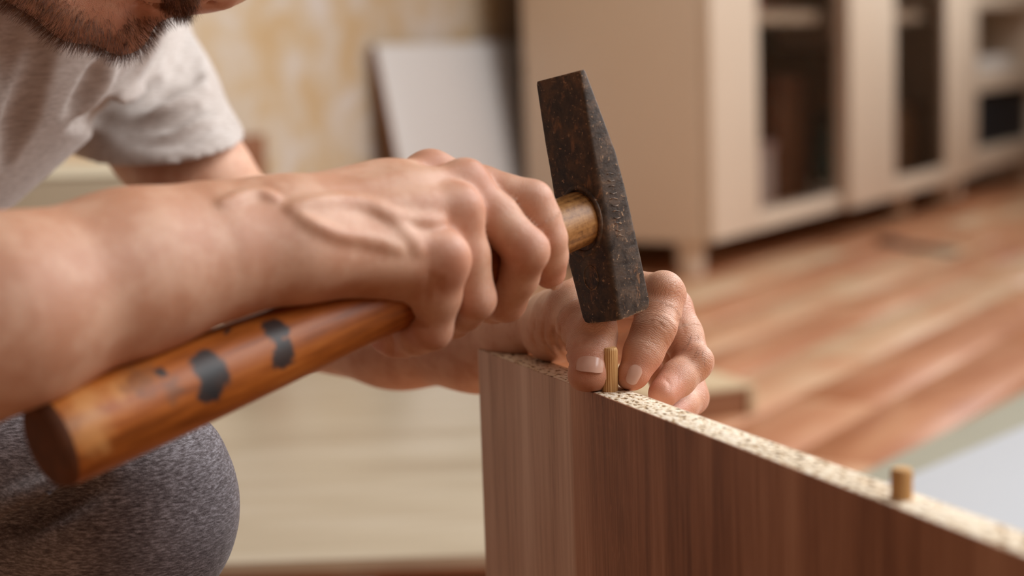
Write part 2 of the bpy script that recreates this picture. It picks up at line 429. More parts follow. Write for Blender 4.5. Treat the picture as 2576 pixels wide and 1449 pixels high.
lbox('edge_band', (-.0006, 0, 0), (0, BT, ZB), M_SKINLAM, board, .0001)

t = NT('beech', .55, .3); v = t.obj(); g = t.noise(t.scale(v, (500, 500, 30)), 1, 4, .6)
t.color(t.ramp(g, [(.35, srgb(192, 146, 94)), (.65, srgb(222, 178, 122))])); t.bump(g, .2, .0003); M_BEECH = t.m
def dowel(loc, up, label, tilt=0):
    n, m = 20, 12; R_ = .0041; prof = [(.0, -.012), (.9, -.012), (1, -.011)]+[(1, -.011+i*(up+.0095)/6) for i in range(1, 7)]+[(.97, up-.0009), (.84, up), (.0, up)]
    vs_, fs = [], []; N = 44
    for r, z in prof:
        for k in range(N):
            a = 2*math.pi*k/N; rr = R_*max(r, .02)*(1-.075*(k % 2 == 0)*(r > .95)); vs_.append((rr*math.cos(a), rr*math.sin(a), z))
    for i in range(len(prof)-1):
        for k in range(N): fs.append((i*N+k, i*N+(k+1) % N, (i+1)*N+(k+1) % N, (i+1)*N+k))
    fs.append(tuple(range(N))[::-1]); fs.append(tuple(range((len(prof)-1)*N, len(prof)*N)))
    o = mesh_obj('wooden_dowel', vs_, fs, M_BEECH, None, (0, 0, 0), True, 32); o.location = loc; o.rotation_euler = (0, tilt, 0)
    return tag(o, label, 'dowel', 'dowels in the board edge')
d1 = A0+bd*.148+bn*.0095; d2 = A0+bd*.3875+bn*.0090
dowel(d1, .0222, 'tall fluted beech dowel pinched between thumb and index finger', .012)
dowel(d2, .0118, 'short beech dowel already driven in, standing alone in the chipboard edge')

# ------------------------------------------------------------------ cabinet along the wall
t = NT('cabinet_white', .34, .45); nz = t.noise(t.obj(), 3, 2); t.color(t.mix(nz, srgb(216, 196, 174), srgb(224, 206, 186))); M_CAB = t.m
M_INNER = plain('cabinet_inner_shade', (92, 60, 42), .7, .1, 8)  # shade inside the white cabinet, put into the colour as dark brown
t = NT('cabinet_glass', .04, .5); t.b.inputs['Transmission Weight'].default_value = 1.; t.b.inputs['IOR'].default_value = 1.12
t.color((.74, .69, .65, 1)); M_GLASS = t.m
FZ, CH = .076, 1.12
cab = empty('glass_door_cabinet', tuple(RC), 'white cabinet on short legs with two tinted glass doors', 'cabinet', RZ)
lbox('side_panel', (0, 0, FZ), (.02, .43, CH), M_CAB, cab, .002)
lbox('side_panel', (1.755, 0, FZ), (1.775, .43, CH), M_CAB, cab, .002)
lbox('bottom_panel', (.02, 0, FZ), (1.755, .43, FZ+.03), M_CAB, cab, .002)
lbox('top_panel', (.02, 0, CH-.03), (1.755, .43, CH), M_CAB, cab, .002)
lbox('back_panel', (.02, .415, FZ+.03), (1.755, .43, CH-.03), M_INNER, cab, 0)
lbox('inner_shade_sheet', (.02, .0, FZ+.03), (.026, .415, CH-.03), M_INNER, cab, 0)  # added dark sheet, shade laid over the white side panel
lbox('shelf', (.026, .03, .535), (1.755, .415, .562), M_CAB, cab, .002)
def door(x0, x1, s0, s1, y, zb, name='door'):
    d = lbox(name, (x0, y-.022, FZ+.004), (x0+s0, y, CH-.004), M_CAB, cab, .003)
    for nm, lo, hi, m in (('stile', (x1-s1, y-.022, FZ+.004), (x1, y, CH-.004), M_CAB), ('rail', (x0+s0, y-.022, FZ+.004), (x1-s1, y, zb), M_CAB),
                       ('rail', (x0+s0, y-.022, CH-.1), (x1-s1, y, CH-.004), M_CAB), ('glass_pane', (x0+s0, y-.014, zb), (x1-s1, y-.009, CH-.1), M_GLASS)):
        if hi[0]-lo[0] > .003: lbox(nm, lo, hi, m, d, .002 if m is M_CAB else 0)
    return d
door(.004, .748, .240, .012, -.002, .120)
door(.738, 1.772, .325, .285, -.026, .128)
def foot(par, x, y): lathe('leg', [(.026, 0), (.028, .006), (.030, .03), (.032, FZ)], M_CAB, par, (x, y, 0), 20)
for x, y in ((.045, .05), (.05, .38), (1.36, .05), (1.72, .38), (1.72, .05)): foot(cab, x, y)
sh = empty('open_shelf_unit', tuple(rw(1.778, 0, 0)), 'white open shelf unit standing next to the glass-door cabinet', 'shelf', RZ)
lbox('side_panel', (0, 0, FZ), (.02, .43, CH), M_CAB, sh, .002); lbox('side_panel', (.88, 0, FZ), (.9, .43, CH), M_CAB, sh, .002)
lbox('bottom_panel', (.02, 0, FZ), (.88, .43, .142), M_CAB, sh, .002); lbox('top_panel', (.02, 0, CH-.04), (.88, .43, CH), M_CAB, sh, .002)
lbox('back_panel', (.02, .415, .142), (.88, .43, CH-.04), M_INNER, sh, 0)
lbox('shelf', (.02, .004, .318), (.88, .415, .372), M_CAB, sh, .002); lbox('shelf', (.02, .004, .575), (.88, .415, .615), M_CAB, sh, .002)
for x, y in ((.06, .05), (.84, .05), (.06, .38)): foot(sh, x, y)

# things kept in the cabinet (room coordinates)
def at_room(o, x, y, z, rz=0.):
    o.location = rw(x, y, z); o.rotation_euler = (0, 0, RZ+rz); return o
def thing_box(name, size, rgb, x, y, z, label, cat, rz=0., group=None, bev=.004, lid=None):
    r = empty(name, tuple(rw(x, y, z)), label, cat, RZ+rz, group)
    sx_, sy_, sz_ = size; m = plain(name+'_colour', rgb, .6, .1, 12)
    lbox('body', (-sx_/2, -sy_/2, 0), (sx_/2, sy_/2, sz_*(.84 if lid else 1)), m, r, bev)
    if lid: lbox('lid', (-sx_/2-.004, -sy_/2-.004, sz_*.84), (sx_/2+.004, sy_/2+.004, sz_), plain(name+'_lid', lid, .5), r, bev)
    return r
def jar(name, prof, rgb, x, y, z, label, cat, rough=.35, top=None):
    r = empty(name, tuple(rw(x, y, z)), label, cat, RZ)
    lathe('body', prof, plain(name+'_colour', rgb, rough), r)
    if top: lathe('cap', top[0], plain(name+'_cap', top[1], .4), r)
    return r
zf = FZ+.03; zs = .562
thing_box('storage_box', (.30, .26, .15), (196, 178, 172), .42, .20, zf, 'pale pink storage box on the cabinet floor behind glass', 'box', .12, lid=(176, 150, 146))
thing_box('orange_carton', (.13, .2, .12), (178, 96, 44), .34, .19, zf+.151, 'small orange carton standing on the pale pink box', 'carton', -.1)
thing_box('folded_red_cloth', (.24, .2, .06), (176, 44, 40), .37, .2, zf+.272, 'folded red cloth lying on the orange carton', 'cloth', .2, bev=.022)
thing_box('brown_document_box', (.2, .28, .30), (104, 62, 38), .69, .22, zf, 'tall brown document box beside the pale pink box', 'box', lid=(92, 50, 30))
thing_box('white_ceramic_dish', (.26, .2, .05), (214, 214, 210), .36, .2, zs, 'white ceramic dish on the upper cabinet shelf', 'dish', bev=.02)
thing_box('red_tin', (.1, .1, .09), (168, 52, 44), .60, .2, zs, 'small red tin on the upper cabinet shelf', 'tin', lid=(120, 36, 30))
jar('teal_vase', [(.05, 0), (.085, .03), (.1, .09), (.085, .15), (.05, .18), (.055, .2)], (52, 106, 112), 1.20, .17, zf, 'round teal vase behind the second glass door', 'vase')
thing_box('brown_basket', (.26, .26, .2), (120, 84, 56), 1.52, .2, zf, 'woven brown basket beside the teal vase', 'basket', lid=(98, 66, 42))
thing_box('wooden_crate', (.3, .3, .16), (132, 96, 66), 1.22, .24, zf+.202, 'wooden crate standing above the teal vase', 'crate')
thing_box('cream_towel', (.26, .22, .09), (226, 204, 190), 1.20, .2, zf+.363, 'folded cream towel on the wooden crate', 'towel', .1, bev=.03)
jar('lavender_bottle', [(.05, 0), (.055, .01), (.055, .10), (.03, .13), (.02, .14), (.02, .17)], (134, 122, 160), 1.50, .17, zf+.202, 'lavender bottle standing on the brown basket', 'bottle', top=([(.024, .17), (.024, .2), (.02, .203)], (220, 214, 226)))
SX = 1.778
thing_box('black_storage_bin', (.74, .34, .165), (16, 20, 28), SX+.45, .2, .142, 'black storage bin filling the lowest open compartment', 'bin', bev=.01)
thing_box('brown_shelf_box', (.36, .2, .185), (132, 82, 48), SX+.44, .305, .372, 'brown box standing on the open middle shelf', 'box')
jar('black_kettle', [(.07, 0), (.085, .02), (.08, .08), (.05, .12), (.02, .135)], (18, 20, 26), SX+.12, .16, .372, 'small black kettle on the open middle shelf', 'kettle', top=([(.012, .135), (.016, .15), (.008, .16)], (30, 30, 34)))
thing_box('paper_stack', (.3, .16, .05), (222, 216, 210), SX+.50, .1, .372, 'stack of white paper in front of the brown box on the shelf', 'paper', .1, bev=.002)

# ------------------------------------------------------------------ panels and boxes about the room
M_PANEL = plain('white_panel_face', (224, 222, 220), .32, .015, 3)
M_PEDGE = plain('raw_panel_edge', (138, 92, 62), .7, .1, 60)
tl = rloc(935, 115, .545); tr = rloc(1330, 84, .545)
lean = empty('leaning_panel', tuple(rw(tl[0], .437, .0)), 'big white panel leaning on the wallpapered wall beside the cabinet', 'panel', RZ)
ang = math.atan2(.10, tl[2]); Hh = math.hypot(.10, tl[2])
pn = lbox('panel_face', (0, -.004, 0), (tr[0]-tl[0], 0, Hh), M_PANEL, lean, .0008, rot=(-ang, 0, 0))
lbox('panel_back', (0, .0, 0), (tr[0]-tl[0], .016, Hh), M_PEDGE, lean, .0005, rot=(-ang, 0, 0))
hx, hz = (1300-935)/(1330-935)*(tr[0]-tl[0])-.012, Hh*.86
kb = lathe('shade_spot', [(.026, 0), (.026, .004), (.021, .006), (.019, .002), (.004, .002)], plain('shade_spot_grey', (70, 62, 60), .35, .1, 80), pn, (hx, -.004, hz), 20, (math.pi/2, 0, 0))  # dark disc put where only shaded wall shows next to the cabinet
kb['label'] = 'dark grey disc standing for shade beside the cabinet'

bx0, bx1 = rloc(588, 340, .5)[0], rloc(668, 340, .5)[0]; bzt = rloc(660, 338, .5)[2]
bp = lbox('brown_plank_offcut', (0, 0, 0), (bx1-bx0, .02, bzt), mat_wood('brown_offcut', (112, 66, 40), (142, 92, 60), (8, 8, 60)), None, .002); at_room(bp, bx0, .5, 0)
tag(bp, 'short dark brown board standing upright against the wallpaper', 'board')

t = NT('pale_oak', .3, .5); v = t.obj(); g = t.noise(t.scale(v, (2.2, 16, 1)), 1, 3, .55, .5); g2 = t.noise(t.scale(v, (7, 70, 1)), 1, 3)
t.color(t.ramp(t.math('ADD', t.math('MULTIPLY', g, .7), t.math('MULTIPLY', g2, .3)), [(.34, srgb(162, 146, 124)), (.5, srgb(176, 162, 140)), (.66, srgb(188, 176, 158))])); M_OAK = t.m
y0 = float(onz(900, 1406, .034)[1])
chest = empty('pale_oak_panel', (0, y0, 0), 'large pale oak panel lying flat on small white pads', 'panel')
lbox('panel_face', (-.415, .0, .0215), (.045, 1.02, .034), M_OAK, chest, .001); lbox('panel_core', (-.413, .003, .012), (.043, 1.017, .0215), M_PEDGE, chest, .0005)
for x in (float(onz(905, 1425, .008)[0]), -.38, .015):
    for y in (.012, .5, .98): lathe('pad', [(.021, 0), (.023, .003), (.023, .010), (.021, .012)], M_WHITE, chest, (x, y, 0), 16)
bxp = empty('pale_carton', (-.64, 2.1, 0), 'pale beige carton standing behind the man beside the pale oak panel', 'box')
M_CARD = plain('pale_card', (196, 184, 160), .8, .04, 10)
lbox('body', (-.24, -.12, 0), (.215, .13, .365), M_CARD, bxp, .004)
lbox('lid_flap', (-.24, -.12, .3655), (.215, .004, .3685), M_CARD, bxp, .001); lbox('lid_flap', (-.24, .006, .3655), (.215, .13, .3685), M_CARD, bxp, .001)

M_BEIGE = plain('beige_panel', (196, 172, 138), .5, .05, 12); M_GREY = plain('grey_green_panel', (160, 157, 140), .5, .04, 10)
fa = onz(1902, 968, .040)
fp = empty('flat_pack_panel', (fa[0], fa[1], 0), 'pale beige panel lying on the floor behind the pinching hand', 'panel', math.atan2(.89, -.45)-math.pi/2)
fp.rotation_euler = (0, 0, math.radians(24))
lbox('panel_face', (-.17, 0, .036), (0, .36, .041), M_BEIGE, fp, .001); lbox('panel_core', (-.167, .003, 0), (-.012, .357, .036), M_PEDGE, fp, .001)
lbox('edge_strip', (-.012, .0, 0), (0, .36, .036), M_BEIGE, fp, .001)
ga = onz(2190, 1180, .014); gdir = math.atan2(.80, .60)
gp = lbox('grey_panel', (-.25, -.75, 0), (1.1, 0, .014), M_GREY, None, .001); gp.location = (ga[0], ga[1], 0); gp.rotation_euler = (0, 0, gdir)
tag(gp, 'pale grey-green panel lying flat on the plank floor under the white sheet panel', 'panel')
wa = onz(2290, 1195, .030)
wp = lbox('white_sheet', (-.28, -.7, 0), (.92, 0, .016), plain('bright_white_face', (192, 196, 202), .4, .01, 3), None, .001); wp.location = (wa[0], wa[1], .0141); wp.rotation_euler = (0, 0, math.atan2(.75, .66))
tag(wp, 'bright white panel lying on top of the grey-green panel', 'panel')
s0, s1 = onz(2225, 606, .006), onz(2398, 632, .006)
sb = empty('floor_tool_bar', tuple(((s0+s1)/2*np.array([1, 1, 0]))), 'thin dark grey metal bar lying on the floor before the cabinet', 'bar', math.atan2(s1[1]-s0[1], s1[0]-s0[0]))
Ls = float(np.linalg.norm(s1-s0)); M_BAR = plain('dark_bar', (66, 60, 58), .45, .1, 40)
lbox('shaft', (-Ls/2, -.016, 0), (Ls/2, .016, .008), M_BAR, sb, .002); lbox('hooked_end', (-Ls/2-.004, -.02, 0), (-Ls/2+.05, .02, .014), M_BAR, sb, .003)

# ------------------------------------------------------------------ hammer
HF = pc(1445, 556, 838); HE = pc(112, 1122, 662)            # where the handle enters the head, and its butt end
HAX = (HE-HF)/np.linalg.norm(HE-HF); HL = float(np.linalg.norm(HE-HF))
def hrad(s): return float(np.interp(s, [-.1, .06, .25, .42, .58, .75, .92, 1.], [13.2, 13.4, 13.8, 14.4, 15.8, 17.6, 18.4, 18.2]))
handle_field = U(0, [cap(HF+HAX*HL*a, HF+HAX*HL*b, hrad(a), hrad(b)) for a, b in zip(np.linspace(-.08, .92, 11), np.linspace(.02, 1., 11))])
hbase = v2w([0, 0, 0]) + pw(1500, 600, 840)
hammer = empty('hammer', tuple(hbase), 'old hammer with dark worn steel head and paint-stained orange-brown wooden handle', 'hammer')
hu = np.cross(HAX, [0, 0, 1.]); hu /= np.linalg.norm(hu); hv = np.cross(HAX, hu)
N = 36; st = list(np.linspace(-.085, .985, 30))+[.994, 1., 1.001]; vs_, fs = [], []
for i, s in enumerate(st):
    r = hrad(s)*(1 if s < .99 else (.97 if s < .997 else (.90 if s < 1.0005 else .02)))
    for k in range(N):
        a = 2*math.pi*k/N; vs_.append(HF+HAX*HL*s+hu*r*math.cos(a)*1.02+hv*r*math.sin(a)*.98)
for i in range(len(st)-1):
    for k in range(N): fs.append((i*N+k, (i+1)*N+k, (i+1)*N+(k+1) % N, i*N+(k+1) % N))
fs.append(tuple(range(N))[::-1])
t = NT('hammer_handle_wood', .38, .5); v = t.obj()
ang = v2w(HAX)*1000; eul = Vector(ang).to_track_quat('Z', 'Y').to_euler()
vv = t.n('ShaderNodeVectorRotate', rotation_type='EULER_XYZ', invert=True); t.put(vv.inputs['Vector'], v); vv.inputs['Rotation'].default_value = eul; al = vv.outputs[0]
g = t.noise(t.scale(al, (230, 230, 14)), 1, 5, .65, .4); g0 = t.noise(t.scale(al, (50, 50, 18)), 1, 3)
col = t.ramp(t.math('ADD', t.math('MULTIPLY', g, .5), t.math('MULTIPLY', g0, .5)), [(.36, srgb(116, 58, 18)), (.5, srgb(168, 92, 34)), (.66, srgb(196, 120, 52))])
def blob(px, py, rx, colr, amt=.95, wob=.004, fld=handle_field, soft=.35):
    global col
    q = hit(fld, px, py, 600, 860); p = c2w(q)[0]-hbase
    dd = t.n('ShaderNodeVectorMath', operation='DISTANCE')
    wn_ = t.n('ShaderNodeTexNoise'); t.put(wn_.inputs['Vector'], v); wn_.inputs['Scale'].default_value = 170; wn_.inputs['Detail'].default_value = 3
    ad = t.n('ShaderNodeVectorMath', operation='MULTIPLY_ADD'); t.put(ad.inputs[0], wn_.outputs['Color']); ad.inputs[1].default_value = (wob*2,)*3; ad.inputs[2].default_value = tuple(-wob for _ in range(3))
    sm = t.n('ShaderNodeVectorMath', operation='ADD'); t.put(sm.inputs[0], v); t.put(sm.inputs[1], ad.outputs[0])
    t.put(dd.inputs[0], sm.outputs[0]); dd.inputs[1].default_value = tuple(p)
    col = t.mix(t.math('MULTIPLY', t.math('SUBTRACT', 1., t.fr(dd.outputs['Value'], rx*(1-soft), rx)), amt), col, colr)
DK = srgb(44, 44, 46)
for px, py, r in ((524, 918, .0088), (540, 955, .0086), (524, 990, .0056), (692, 826, .0072), (716, 894, .0072), (700, 862, .003), (572, 835, .0026), (405, 938, .003)): blob(px, py, r, DK)
for px, py, r, a in ((350, 950, .012, .55), (440, 975, .007, .5), (160, 1075, .010, .3)): blob(px, py, r, srgb(98, 76, 60), a, .009, soft=.8)
for px, py, r, a in ((215, 1010, .012, .6), (230, 1090, .013, .55), (300, 985, .008, .5)): blob(px, py, r, srgb(214, 158, 96), a, .008, soft=.85)
dn_ = t.n('ShaderNodeVectorMath', operation='DISTANCE'); t.put(dn_.inputs[0], v); dn_.inputs[1].default_value = tuple(c2w(HF)[0]-hbase)
raw = t.ramp(t.math('ADD', t.math('MULTIPLY', g, .6), t.math('MULTIPLY', t.noise(v, 420, 4, .7), .4)), [(.36, srgb(84, 52, 26)), (.5, srgb(150, 104, 56)), (.66, srgb(184, 138, 84))])
col = t.mix(t.math('SUBTRACT', 1., t.fr(dn_.outputs['Value'], .03, .075)), col, raw)
t.color(col); t.bump(g, .2, .0005); t.rough(t.math('ADD', .26, t.math('MULTIPLY', g0, .3)))
handle = mesh_obj('handle', c2w(np.array(vs_)), fs, t.m, hammer, None, True, 45)
t2 = mat_wood('handle_end_grain', (66, 34, 16), (104, 58, 28), (300, 300, 300), .7)
handle.data.materials.append(t2)
for p_ in handle.data.polygons:
    if min(p_.vertices) >= (len(st)-4)*N: p_.material_index = 1

ha, hn, hh = np.array([.165, .965, .19]), np.array([.65, -.08, -.755]), np.array([-.74, .27, -.61])
Rb = pc(1558, 806, 838)
stn = [(0, 31, 3.2, .8), (1.6, 32, 4.4, 1.2), (16, 32.6, 8.6, 1.6), (32, 33, 13, 1.8), (43, 33, 16.2, 2.2), (50, 33.5, 17.6, 3), (62, 34, 19.6, 3.6), (72, 34, 20.6, 3.8), (84, 32.6, 21.4, 3.4), (96, 30.2, 22, 2.6), (108, 28.4, 22.6, 2.2), (120.5, 26.8, 23.2, 2.0), (123, 26, 22.4, 2.4), (124, 24.2, 20.6, 2.6)]
vs_, fs = [], []; q4 = 5
for s, w_, t_, c_ in stn:
    rg = Rb-ha*(124-s)
    for ci, (a0, cx_, cy_) in enumerate(((0, -c_, -c_), (90, -w_+c_, -c_), (180, -w_+c_, -t_+c_), (270, -c_, -t_+c_))):
        for k in range(q4):
            th = math.radians(a0+90*k/(q4-1)); vs_.append(rg+hn*(cx_+c_*math.cos(th))+hh*(cy_+c_*math.sin(th)))
n = 4*q4
for i in range(len(stn)-1):
    for k in range(n): fs.append((i*n+k, (i+1)*n+k, (i+1)*n+(k+1) % n, i*n+(k+1) % n))
fs.append(tuple(range(n))[::-1][::-1]); fs.append(tuple(range((len(stn)-1)*n, len(stn)*n))[::-1])
t = NT('worn_hammer_steel', .5, .5); v = t.obj(); t.b.inputs['Metallic'].default_value = .15
m1 = t.noise(v, 120, 6, .7, .4); m2 = t.noise(v, 420, 5, .72); m3 = t.noise(t.scale(v, (160, 160, 70)), 1, 4, .7, .6)
base = t.ramp(m1, [(.35, srgb(30, 22, 19)), (.5, srgb(60, 47, 38)), (.66, srgb(94, 72, 54))])
rust = t.mix(t.math('MULTIPLY', t.fr(m3, .58, .70), .7), base, srgb(134, 96, 66))
chipc = t.mix(t.math('MULTIPLY', t.fr(m2, .60, .67), .75), rust, srgb(186, 150, 116))
bv_ = t.n('ShaderNodeBevel', samples=4); bv_.inputs['Radius'].default_value = .0018; gn_ = t.n('ShaderNodeNewGeometry')
dt_ = t.n('ShaderNodeVectorMath', operation='DOT_PRODUCT'); t.put(dt_.inputs[0], bv_.outputs[0]); t.put(dt_.inputs[1], gn_.outputs['Normal'])
edg = t.math('MULTIPLY', t.math('SUBTRACT', 1., t.fr(dt_.outputs['Value'], .86, .985)), t.fr(m2, .46, .6))
chipc = t.mix(t.math('MULTIPLY', edg, .75), chipc, srgb(176, 140, 108))
scr = t.math('MULTIPLY', t.fr(t.noise(t.scale(v, (90, 90, 900)), 1, 2, .5), .68, .74), t.fr(m1, .5, .62))
chipc = t.mix(t.math('MULTIPLY', scr, .5), chipc, srgb(168, 132, 100))
t.color(t.mix(t.math('MULTIPLY', t.fr(t.noise(v, 60, 2), .66, .76), .22), chipc, srgb(70, 92, 92)))
t.rough(t.ramp(m1, [(.3, (.36,)*3+(1,)), (.7, (.62,)*3+(1,))])); t.bump(t.math('ADD', m2, m1), .5, .0005)
M_STEEL = t.m
bm = bmesh.new(); W = c2w(np.array(vs_))-hbase
bv = [bm.verts.new(x) for x in W]
for f in fs: bm.faces.new([bv[i] for i in f])
bmesh.ops.recalc_face_normals(bm, faces=bm.faces[:])
me = bpy.data.meshes.new('head'); bm.to_mesh(me); bm.free(); me.polygons.foreach_set('use_smooth', [True]*len(me.polygons)); me.set_sharp_from_angle(angle=math.radians(38)); me.materials.append(M_STEEL)
head = bpy.data.objects.new('head', me); C.objects.link(head); head.parent = hammer; head['label'] = 'dark worn steel hammer head with wedge peen'
# rim round the eye of the head
vs_, fs = [], []; fc = HF-HAX*.2
for k in range(32):
    a = 2*math.pi*k/32
    for j in range(8):
        b = 2*math.pi*j/8; R_ = 15.0+1.6*math.cos(b); q = Rb-ha*(124-72)-hn*15.5
        ctr = q-hh*.2; vs_.append(ctr+(ha*.99)*R_*1.12*math.cos(a)+hn*R_*.88*math.sin(a)+hh*1.1*math.sin(b))
for k in range(32):
    for j in range(8): fs.append((k*8+j, ((k+1) % 32)*8+j, ((k+1) % 32)*8+(j+1) % 8, k*8+(j+1) % 8))
rim = mesh_obj('eye_rim', c2w(np.array(vs_)), fs, M_STEEL, hammer); rim.parent = head
# faint oval maker's stamp and punched row on the steel
def tube_path(name, pts, r, mat, parent, n=6):
    vs_, fs = [], []; pts = np.asarray(pts, float)
    for i, p in enumerate(pts):
        d = pts[min(i+1, len(pts)-1)]-pts[max(i-1, 0)]; d /= np.linalg.norm(d)+1e-9
        u_ = np.cross(d, [.3, .2, 1.]); u_ /= np.linalg.norm(u_); w_ = np.cross(d, u_)
        for k in range(n):
            a = 2*math.pi*k/n; vs_.append(p+r*(u_*math.cos(a)+w_*math.sin(a)))
    for i in range(len(pts)-1):
        for k in range(n): fs.append((i*n+k, i*n+(k+1) % n, (i+1)*n+(k+1) % n, (i+1)*n+k))
    fs.append(tuple(range(n))[::-1]); fs.append(tuple(range((len(pts)-1)*n, len(pts)*n)))
    o = mesh_obj(name, c2w(vs_), fs, mat, hammer); o.parent = parent; return o
def on_face(s, w_, which='h'):             # a point on the handle face (h) or the cheek (n), s mm from the peen
    rg = Rb-ha*(124-s)
    return rg-hn*w_+hh*.02 if which == 'h' else rg-hh*w_+hn*.02
tube_path('stamp', [on_face(101+6.2*math.cos(a), 15+5*math.sin(a)) for a in np.linspace(0, 6.28, 29)], .35, M_STEEL, head)
for k in range(11):
    s = 52+k*3.1; tube_path('stamp', [on_face(s+.2, 7.0, 'n'), on_face(s+(1.2 if k % 2 else .2), 9.2, 'n'), on_face(s+1.2, 11.4, 'n')], .28, M_STEEL, head, 5)

# ------------------------------------------------------------------ the man: skin
J = lambda x, y, d: pc(x, y, d)
# right hand, closed round the handle, seen from its little-finger side
RH = dict(W=J(712, 604, 730),
    i=[J(1080, 446, 800), J(1338, 507, 796), J(1377, 600, 800), J(1383, 686, 814)], m=[J(1166, 470, 784), J(1326, 630, 784), J(1272, 758, 812), J(1205, 768, 832)],
    r=[J(1150, 535, 767), J(1193, 752, 776), J(1140, 800, 800), J(1085, 795, 812)], p=[J(1116, 656, 752), J(1084, 828, 768), J(1012, 850, 784), J(968, 846, 789)])
Rr = dict(i=(11, 9.8, 9.0, 7.8), m=(11.2, 10.1, 9.6, 8), r=(10.8, 9.7, 9.2, 7.8), p=(10.4, 9.5, 8.8, 7.5))
# left hand, thumb and index pinching the dowel, other fingers down behind the board
LH = dict(W=J(1312, 856, 1000),
    t=[J(1390, 822, 940), J(1444, 776, 893), J(1490, 842, 869), J(1482, 927, 858)],
    i=[J(1500, 735, 905), J(1670, 742, 878), J(1640, 838, 866), J(1598, 934, 860)], m=[J(1548, 765, 932), J(1690, 775, 905), J(1743, 914, 890), J(1668, 990, 866)],
    r=[J(1580, 815, 955), J(1702, 860, 925), J(1738, 1000, 912), J(1680, 1050, 880)], p=[J(1585, 865, 972), J(1670, 940, 950), J(1690, 1040, 935), J(1650, 1080, 905)])
Lr = dict(t=(17, 14, 12.2, 10.2), i=(12.5, 11, 10.4, 8.3), m=(12, 10.6, 9.7, 7.7), r=(11.5, 10, 9.2, 8), p=(10, 9, 8, 7))
def finger(js, rs, k=3.2):
    parts = []
    for a in range(3):
        m_ = js[a]*.5+js[a+1]*.5; rm = (rs[a]+rs[a+1])/2+.55
        parts += [cap(js[a], m_, rs[a], rm), cap(m_, js[a+1], rm, rs[a+1])]
    return U(k, parts)
def path_caps(pts, rs): return [cap(pts[i], pts[i+1], rs[i], rs[i+1]) for i in range(len(pts)-1)]

# --- right arm
rw_ = RH['W']; dors = np.array([.216, -.707, -.672]); ulr = np.array([-.60, -.64, .47])   # back of the hand, little finger -> index
rE = np.array([-318., 47., 588.]); rSh = np.array([-392., -140., 842.])
fo = [rw_, pc(520, 634, 714), pc(330, 686, 696), pc(0, 794, 662), rE]
r_fore = U(14, [ecap(fo[0], fo[1], 26.5, 28.5, dors, .82), ecap(fo[1], fo[2], 28.5, 32.5, dors, .9), cap(fo[2], fo[3], 33, 37), cap(fo[3], fo[4], 37, 40), cap(rE, rSh, 40, 50)])
meta = []
for k_, off_, r0 in (('i', .62, 13), ('m', .22, 14), ('r', -.2, 14), ('p', -.6, 14)):
    a = rw_+ulr*24*off_+dors*3; meta.append(cap(a, RH[k_][0]-dors*2.0, r0, 10.4))
r_palm = U(9, meta, cap(pc(770, 660, 740), pc(1035, 697, 762), 18, 13.5), cap(pc(770, 610, 765), pc(980, 560, 800), 17, 13), ecap(rw_, rw_*.4+RH['m'][0]*.6, 24, 26, dors, .62))
h35 = HF+HAX*HL*.42; vdir = np.array([-.632, 0, .774]); udir = np.array([-.244, -.949, -.199])
r_thumb = finger([pc(800, 590, 768), h35+vdir*27+udir*8, HF+HAX*HL*.30+vdir*25-udir*2, HF+HAX*HL*.21+vdir*20-udir*11], (15, 11.5, 10.5, 8.6))
r_fing = U(.7, [finger(RH[k_], Rr[k_]) for k_ in 'imrp'])
r_base = U(15, r_fore, U(6, r_palm, r_thumb))
r_hand = U(6.5, r_base, r_fing)
def lines(fld, specs, d0, d1):             # (points, radius, lift) -> capsule chains lying on the surface
    o = []
    for pts, r, lf in specs: o += strip(poly_surf(fld, pts, d0, d1, lf), r)
    return o
veins = lines(r_hand, [
    ([(735, 526), (790, 510), (880, 508), (960, 535), (1020, 590), (1050, 628)], 2.1, .1), ([(560, 512), (640, 486), (690, 498)], 1.8, .1),
    ([(765, 552), (800, 570), (850, 590), (930, 604), (1000, 626)], 1.9, .1), ([(950, 530), (1010, 548), (1070, 556), (1110, 556)], 2.0, 0)], 650, 900)
tend = [cap(rw_+ulr*8*o_+dors*17, RH[k_][0]+dors*7.5, 3.0, 3.4) for k_, o_ in (('i', 1), ('m', .4), ('r', -.5), ('p', -1.2))]
kn = [ell(RH[k_][0]+dors*3.5, (8.6, 7.8, 8.0)) for k_ in 'imrp']
r_full = U(5, U(8, r_hand, tend, kn), veins)
creases = lines(r_hand, [([(986, 846), (987, 872), (988, 898)], .9, -.2), ([(1038, 800), (1056, 812), (1070, 822)], 1.2, -.2),
    ([(1085, 690), (1078, 730), (1064, 768)], 1.3, .3), ([(1105, 700), (1100, 740)], 1.0, .3)], 650, 900)
r_full = S(2.2, r_full, creases)
r_full = S(1.2, r_full, handle_field)      # the palm closes on the wood
